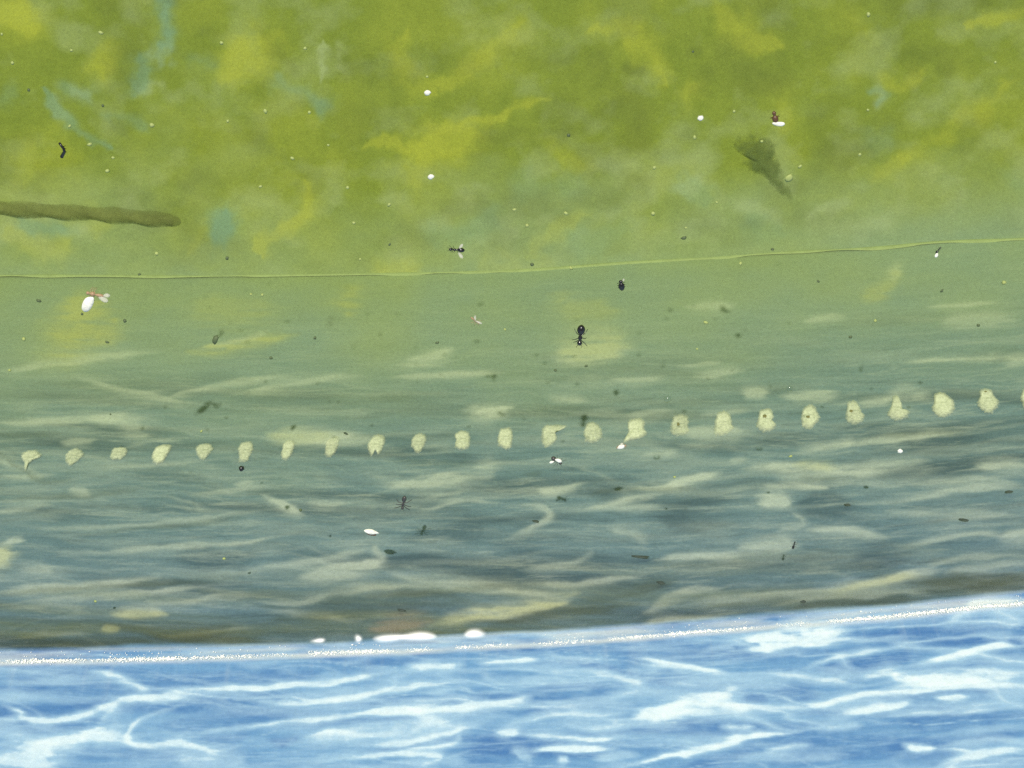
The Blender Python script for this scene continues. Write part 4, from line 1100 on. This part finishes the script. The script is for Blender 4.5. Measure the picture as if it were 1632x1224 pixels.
def ant(name, key, deg, L, mat, label, legs=6, spread=1.0, fat=1.0, seed=1, group=None, cat='ant', leg_r=1.25):
    """head at +x"""
    rs = random.Random(seed)
    V = []; Fc = []
    prof = ellip(-.5, -.06, .155 * fat, 8) + [(-.03, .035)] + ellip(0, .24, .085 * fat, 6) + [(.265, .035)] + ellip(.28, .5, .1 * fat, 7)
    add_lathe(V, Fc, [(x * L * MM, r_ * L * MM) for x, r_ in prof], 12, .9, .04 * L * MM)
    for k in range(legs):
        sd_ = 1 if k % 2 else -1
        fx = (.02, .11, .2)[(k // 2) % 3]
        ox = (-.2, .06, .2)[(k // 2) % 3] + rs.uniform(-.08, .08)
        l1 = .2 * spread * rs.uniform(.8, 1.2); l2 = .3 * spread * rs.uniform(.8, 1.2)
        add_tube(V, Fc, [(fx * L * MM, 0, .04 * L * MM), ((fx + ox * .6) * L * MM, sd_ * l1 * L * MM, .10 * L * MM), ((fx + ox * 1.3) * L * MM, sd_ * l2 * L * MM, .0)], .016 * leg_r * L * MM, .009 * leg_r * L * MM)
    for sd_ in (-1, 1):
        add_tube(V, Fc, [(.46 * L * MM, sd_ * .04 * L * MM, .05 * L * MM), (.55 * L * MM, sd_ * .12 * L * MM, .07 * L * MM), (.64 * L * MM, sd_ * .1 * L * MM, .02 * L * MM)], .011 * L * MM, .008 * L * MM)
    o = mesh_obj(name, V, Fc, mat)
    tag(o, label, cat, group)
    return put(o, key, deg, .0002)

def flake(name, outline, thick, mat, parent=None, curl=0.0, loc=None, rot=0.0):
    oc = closed_curve(outline, max(16, 3 * len(outline))) * MM
    c = oc.mean(0); n_ = len(oc)
    V = []; Fc = []
    lv = ((1, 0), (.97, thick * .5), (.55, thick), (0, thick * 1.1))
    for f, h in lv[:3]:
        for p in oc:
            q = c + (p - c) * f
            V.append((q[0], q[1], h * MM + curl * ((q[0] - c[0]) ** 2 + (q[1] - c[1]) ** 2) / MM))
    for rk in range(2):
        for k in range(n_):
            a = rk * n_ + k; b = rk * n_ + (k + 1) % n_
            Fc.append((a, b, b + n_, a + n_))
    V.append((c[0], c[1], thick * 1.1 * MM))
    for k in range(n_): Fc.append((2 * n_ + k, 2 * n_ + (k + 1) % n_, len(V) - 1))
    Fc.append(tuple(reversed(range(n_))))
    o = mesh_obj(name, V, Fc, mat, parent)
    if loc: o.location = [q * MM for q in loc]
    o.rotation_euler[2] = rot
    return o

def wing_outline(L, W): return [(0, 0), (L * .3, W * .42), (L * .7, W * .5), (L * .96, W * .22), (L, -W * .1), (L * .75, -W * .42), (L * .35, -W * .35)]

ant('ant', 'ant', -94, 5.9, m_black, 'black ant with round glossy abdomen floating over a pale patch', fat=1.12, seed=4)

V = []; Fc = []
add_lathe(V, Fc, [(x * MM, r_ * MM) for x, r_ in ellip(-1.5, .8, .78, 9) + ellip(.7, 1.45, .5, 6)], 12, .7, .0003)
for k in range(6):
    sd_ = 1 if k % 2 else -1; fx = (-.5, .2, .8)[k // 2]
    add_tube(V, Fc, [(fx * MM, sd_ * .5 * MM, .3 * MM), ((fx - .2) * MM, sd_ * 1.0 * MM, .2 * MM)], .09 * MM, .05 * MM)
o = mesh_obj('beetle', V, Fc, m_black)
tag(o, 'small black oval beetle floating above the ant', 'beetle'); put(o, 'beetle', 100, .0002)
flake('wing', wing_outline(.9, .5), .1, m_wing, o, loc=(.9, -.55, .2), rot=-.4)

o = ant('fly', 'antb', 175, 3.8, m_black, 'dark winged fly floating just above the pale floor seam', spread=.8, seed=9, cat='fly')
flake('wing', wing_outline(2.0, .9), .08, m_wing, o, loc=(-.4, .5, .5), rot=2.2)
flake('wing', wing_outline(1.6, .8), .08, m_wing, o, loc=(-.6, -.5, .5), rot=-2.0)

V = []; Fc = []
add_tube(V, Fc, [(-1.9 * MM, .5 * MM, .1 * MM), (-1.2 * MM, .1 * MM, .4 * MM), (-.3 * MM, -.45 * MM, .5 * MM), (.5 * MM, -.35 * MM, .5 * MM), (1.2 * MM, .1 * MM, .4 * MM), (1.9 * MM, .55 * MM, .1 * MM)], .42 * MM, .3 * MM, 8)
for sx in (-.6, .3, 1.0):
    add_tube(V, Fc, [(sx * MM, -.2 * MM, .4 * MM), (sx * MM, -.9 * MM, .1 * MM)], .1 * MM, .06 * MM)
o = mesh_obj('grub', V, Fc, m_black)
tag(o, 'black curled grub on the yellow-green water at the left', 'grub'); put(o, 'curl', 92, .0001)

V = []; Fc = []
add_lathe(V, Fc, [(x * MM, r_ * MM) for x, r_ in ellip(-2.6, -.4, .5, 8) + ellip(-.3, .9, .62, 6) + ellip(1.0, 1.9, .48, 6)], 10, .8, .0003)
for k in range(6):
    sd_ = 1 if k % 2 else -1; fx = (-.2, .3, .8)[k // 2]
    add_tube(V, Fc, [(fx * MM, sd_ * .4 * MM, .3 * MM), ((fx + .2) * MM, sd_ * 1.3 * MM, .5 * MM), ((fx - .3) * MM, sd_ * 1.9 * MM, 0)], .1 * MM, .05 * MM)
o = mesh_obj('winged_ant', V, Fc, m_tan)
tag(o, 'drowned tan winged insect with a bright white wing, just below the seam', 'insect'); put(o, 'winged', 165, .0003)
flake('wing', [(0, .6), (.8, 1.2), (2.6, 1.3), (4.3, .9), (4.9, 0), (4.3, -.9), (2.5, -1.2), (.8, -.8)], .35, m_white, o, loc=(.7, .4, .75), rot=math.radians(82))
flake('wing', wing_outline(2.6, 1.5), .3, m_wing, o, loc=(-1.2, .2, .8), rot=math.radians(165))
flake('wing', wing_outline(1.8, 1.2), .3, m_wing, o, loc=(-2.2, -.3, .6), rot=math.radians(200))

V = []; Fc = []
add_lathe(V, Fc, [(x * MM, r_ * MM) for x, r_ in ellip(-1.2, .8, .75, 8) + ellip(.8, 1.9, .5, 6)], 10, .8, .0003)
for k in range(4):
    sd_ = 1 if k % 2 else -1
    add_tube(V, Fc, [(.3 * MM, sd_ * .4 * MM, .3 * MM), ((.6 - .5 * (k // 2)) * MM, sd_ * 1.2 * MM, .1 * MM)], .1 * MM, .05 * MM)
o = mesh_obj('moth', V, Fc, m_brown)
tag(o, 'brown bug with a bright white wing tip floating at the upper right', 'moth'); put(o, 'moth', 105, .0002)
flake('wing', [(-1.3, .3), (0, .55), (1.3, .5), (1.7, 0), (1.2, -.5), (0, -.55), (-1.2, -.2)], .3, m_white, o, loc=(-1.5, -.35, .5), rot=math.radians(-108))

ant('spider', 'spider', -100, 4.4, m_grey, 'grey long legged spider floating below the weld spots above the pale husk', legs=6, spread=1.5, fat=.9, seed=6, cat='spider', leg_r=1.9)

V = []; Fc = []
add_lathe(V, Fc, [(x * MM, r_ * MM) for x, r_ in [(-2.0, .12), (-1.6, .45), (-.8, .75), (0, .8), (.8, .6), (1.5, .3), (2.1, .08)]], 10, .75, .00045)
o = mesh_obj('seed_husk', V, Fc, m_white)
tag(o, 'pale pointed seed husk floating below the grey spider', 'seed husk'); put(o, 'husk', -14, 0.0)
V = []; Fc = []
add_lathe(V, Fc, [(x * MM, r_ * MM) for x, r_ in ellip(-1.3, 1.3, .45, 8)], 8, .6, 0)
u = mesh_obj('dark_rib', V, Fc, m_brown, o); u.location = (.2 * MM, -1.0 * MM, .15 * MM)

o = ant('drowned_fly', 'fly', -40, 3.4, m_grey, 'drowned fly with white belly and splayed legs just below the weld spots', spread=1.5, fat=1.2, seed=12, cat='fly')
flake('wing', wing_outline(2.0, 1.2), .3, m_white, o, loc=(-.9, .3, .6), rot=math.radians(15))
flake('wing', wing_outline(1.3, .8), .2, m_white, o, loc=(-.6, -.3, .6), rot=math.radians(-120))

o = ant('pale_bug', 'pinkbug', 20, 2.6, m_tan, 'pale pinkish bug touching the tail of a weld spot', spread=1.2, fat=1.2, seed=15, cat='bug')
flake('wing', wing_outline(2.1, 1.5), .35, m_white, o, loc=(-1.1, .1, .5), rot=.15)
flake('wing', wing_outline(1.1, .8), .3, m_wing, o, loc=(.1, .5, .5), rot=1.0)

ant('gnat', 'smallbug', 80, 2.5, m_black, 'small black gnat on a pale streak near the water line at the right', spread=1.1, fat=.9, seed=21, cat='gnat')
o = ant('midge', 'midge', -45, 2.9, m_tan, 'straw coloured midge with splayed legs floating below the floor seam', spread=1.4, fat=.6, seed=23, cat='midge')
flake('wing', wing_outline(1.9, .6), .1, m_wing, o, loc=(0, .1, .3), rot=.3)
flake('wing', wing_outline(1.6, .6), .1, m_wing, o, loc=(0, .1, .3), rot=2.4)
o = ant('gnat', 'mid2', 60, 2.0, m_black, 'tiny black and white gnat on the seam at the far right', spread=.8, fat=1.0, seed=25, cat='gnat')
flake('wing', wing_outline(1.4, .9), .25, m_white, o, loc=(-.6, -.1, .2), rot=math.radians(200))

# ------------------------------------------------------------------ bubbles, flakes, seeds, grains
m_bub = bpy.data.materials.new('air_bubble')
m_bub.use_nodes = True
t = m_bub.node_tree; n = t.nodes; l = t.links
n.remove(n['Principled BSDF'])
fr = n.new('ShaderNodeLayerWeight'); fr.inputs['Blend'].default_value = .35
tr = n.new('ShaderNodeBsdfTransparent'); tr.inputs['Color'].default_value = (.86, .9, .86, 1)
gl = n.new('ShaderNodeBsdfGlossy'); gl.inputs['Roughness'].default_value = .12
mx = n.new('ShaderNodeMixShader')
l.new(fr.outputs['Fresnel'], mx.inputs[0]); l.new(tr.outputs[0], mx.inputs[1]); l.new(gl.outputs[0], mx.inputs[2])
l.new(mx.outputs[0], n['Material Output'].inputs['Surface'])
for key, r_, lab in (('bub1', 1.0, 'clear air bubble above the weld spots left of centre right'), ('bub2', .9, 'clear air bubble above the weld spots, the right one of two')):
    V = []; Fc = []
    for i in range(7):
        th = math.pi / 2 * i / 6.0
        for k in range(16):
            a = 2 * math.pi * k / 16
            V.append((r_ * MM * math.cos(th) * math.cos(a), r_ * MM * math.cos(th) * math.sin(a), r_ * MM * .8 * math.sin(th)))
    for i in range(6):
        for k in range(16):
            p = i * 16 + k; q = i * 16 + (k + 1) % 16
            Fc.append((p, q, q + 16, p + 16))
    o = mesh_obj('bubble', V, Fc, m_bub)
    tag(o, lab if key == 'bub2' else 'clear air bubble above the weld spots, the left one of two', 'bubble'); put(o, key, 0, .0002)

def blob(name, r_, mat, seed, fl=.6, lx=1.0, sub=1):
    rs = random.Random(seed)
    b = bmesh.new()
    bmesh.ops.create_icosphere(b, subdivisions=sub, radius=1.0)
    for v in b.verts:
        q = rs.uniform(.78, 1.2)
        v.co = Vector((v.co.x * q * r_ * lx, v.co.y * q * r_, v.co.z * q * r_ * fl))
    me = bpy.data.meshes.new(name)
    b.to_mesh(me); b.free()
    me.polygons.foreach_set('use_smooth', [True] * len(me.polygons))
    me.materials.append(mat)
    o = bpy.data.objects.new(name, me)
    col.objects.link(o)
    return o

for key, r_, sd_, lab in (('w1', .72, 1, 'bright white flake floating at the top centre'), ('w2', .68, 2, 'bright white flake floating left of the brown and white bug'), ('w3', .66, 3, 'bright white flake floating on a yellow patch below another flake')):
    o = blob('white_flake', r_ * MM, m_white, sd_, .6, 1.15, 2)
    tag(o, lab, 'flake', 'bright white flakes floating on the water'); put(o, key, 20, .0003)
o = blob('white_flake', .75 * MM, m_white, 8, .5, .9, 2)
tag(o, 'small white flake floating below the weld spots at the right', 'flake', 'bright white flakes floating on the water'); put(o, 'star', 70, .0003)
o = blob('pale_crumb', .9 * MM, m_pale, 9, .5, 1.3, 2)
tag(o, 'pale crumb floating beside the dark shadow patch', 'crumb'); put(o, 'bit', 50, .0002)
o = blob('black_seed', .72 * MM, m_black, 5, .9, 1.0, 2)
tag(o, 'tiny round black seed below a weld spot at the left', 'seed'); put(o, 'ball', 0, .0002)
o = blob('dark_seed', .75 * MM, m_dark, 6, .7, 1.8, 2)
tag(o, 'long dark seed tilted on a yellow streak at the left', 'seed'); put(o, 'seed', 70, .0002)

protos = {}
def grains(name, rows, mat, label, cat, group, fl):
    for k, (x, y, d_) in enumerate(rows):
        kk = (name, k % 6)
        if kk not in protos:
            protos[kk] = blob(name, .5 * MM, mat, 100 + k, fl, 1.0 + .25 * (k % 3)).data
            o = [q for q in bpy.data.objects if q.data == protos[kk]][0]
        else:
            o = bpy.data.objects.new(name, protos[kk]); col.objects.link(o)
        d_ *= .85 if name == 'pale_grain' else .72
        o.scale = (d_, d_, d_)
        o.location = (x, y, .0001)
        o.rotation_euler = (0, 0, k * 1.3)
        tag(o, label, cat, group)

def over_floor(g): return g[1] > -R_POOL + GREEN_Y
grains('pale_grain', [g for g in PALE_GRAINS if over_floor(g)], m_pale, 'tiny pale grain floating over the yellow-green floor', 'grain', 'pale grains over the green floor', .6)
grains('pale_grain', [g for g in PALE_GRAINS if not over_floor(g)], m_pale, 'tiny pale grain floating over the printed wall', 'grain', 'pale grains over the wall', .6)
grains('dark_grain', [g for g in DARK_GRAINS if over_floor(g)], m_dark, 'tiny dark speck floating over the yellow-green floor', 'speck', 'dark specks over the green floor', .6)
grains('dark_grain', [g for g in DARK_GRAINS if not over_floor(g)], m_dark, 'tiny dark speck floating over the printed wall', 'speck', 'dark specks over the wall', .6)
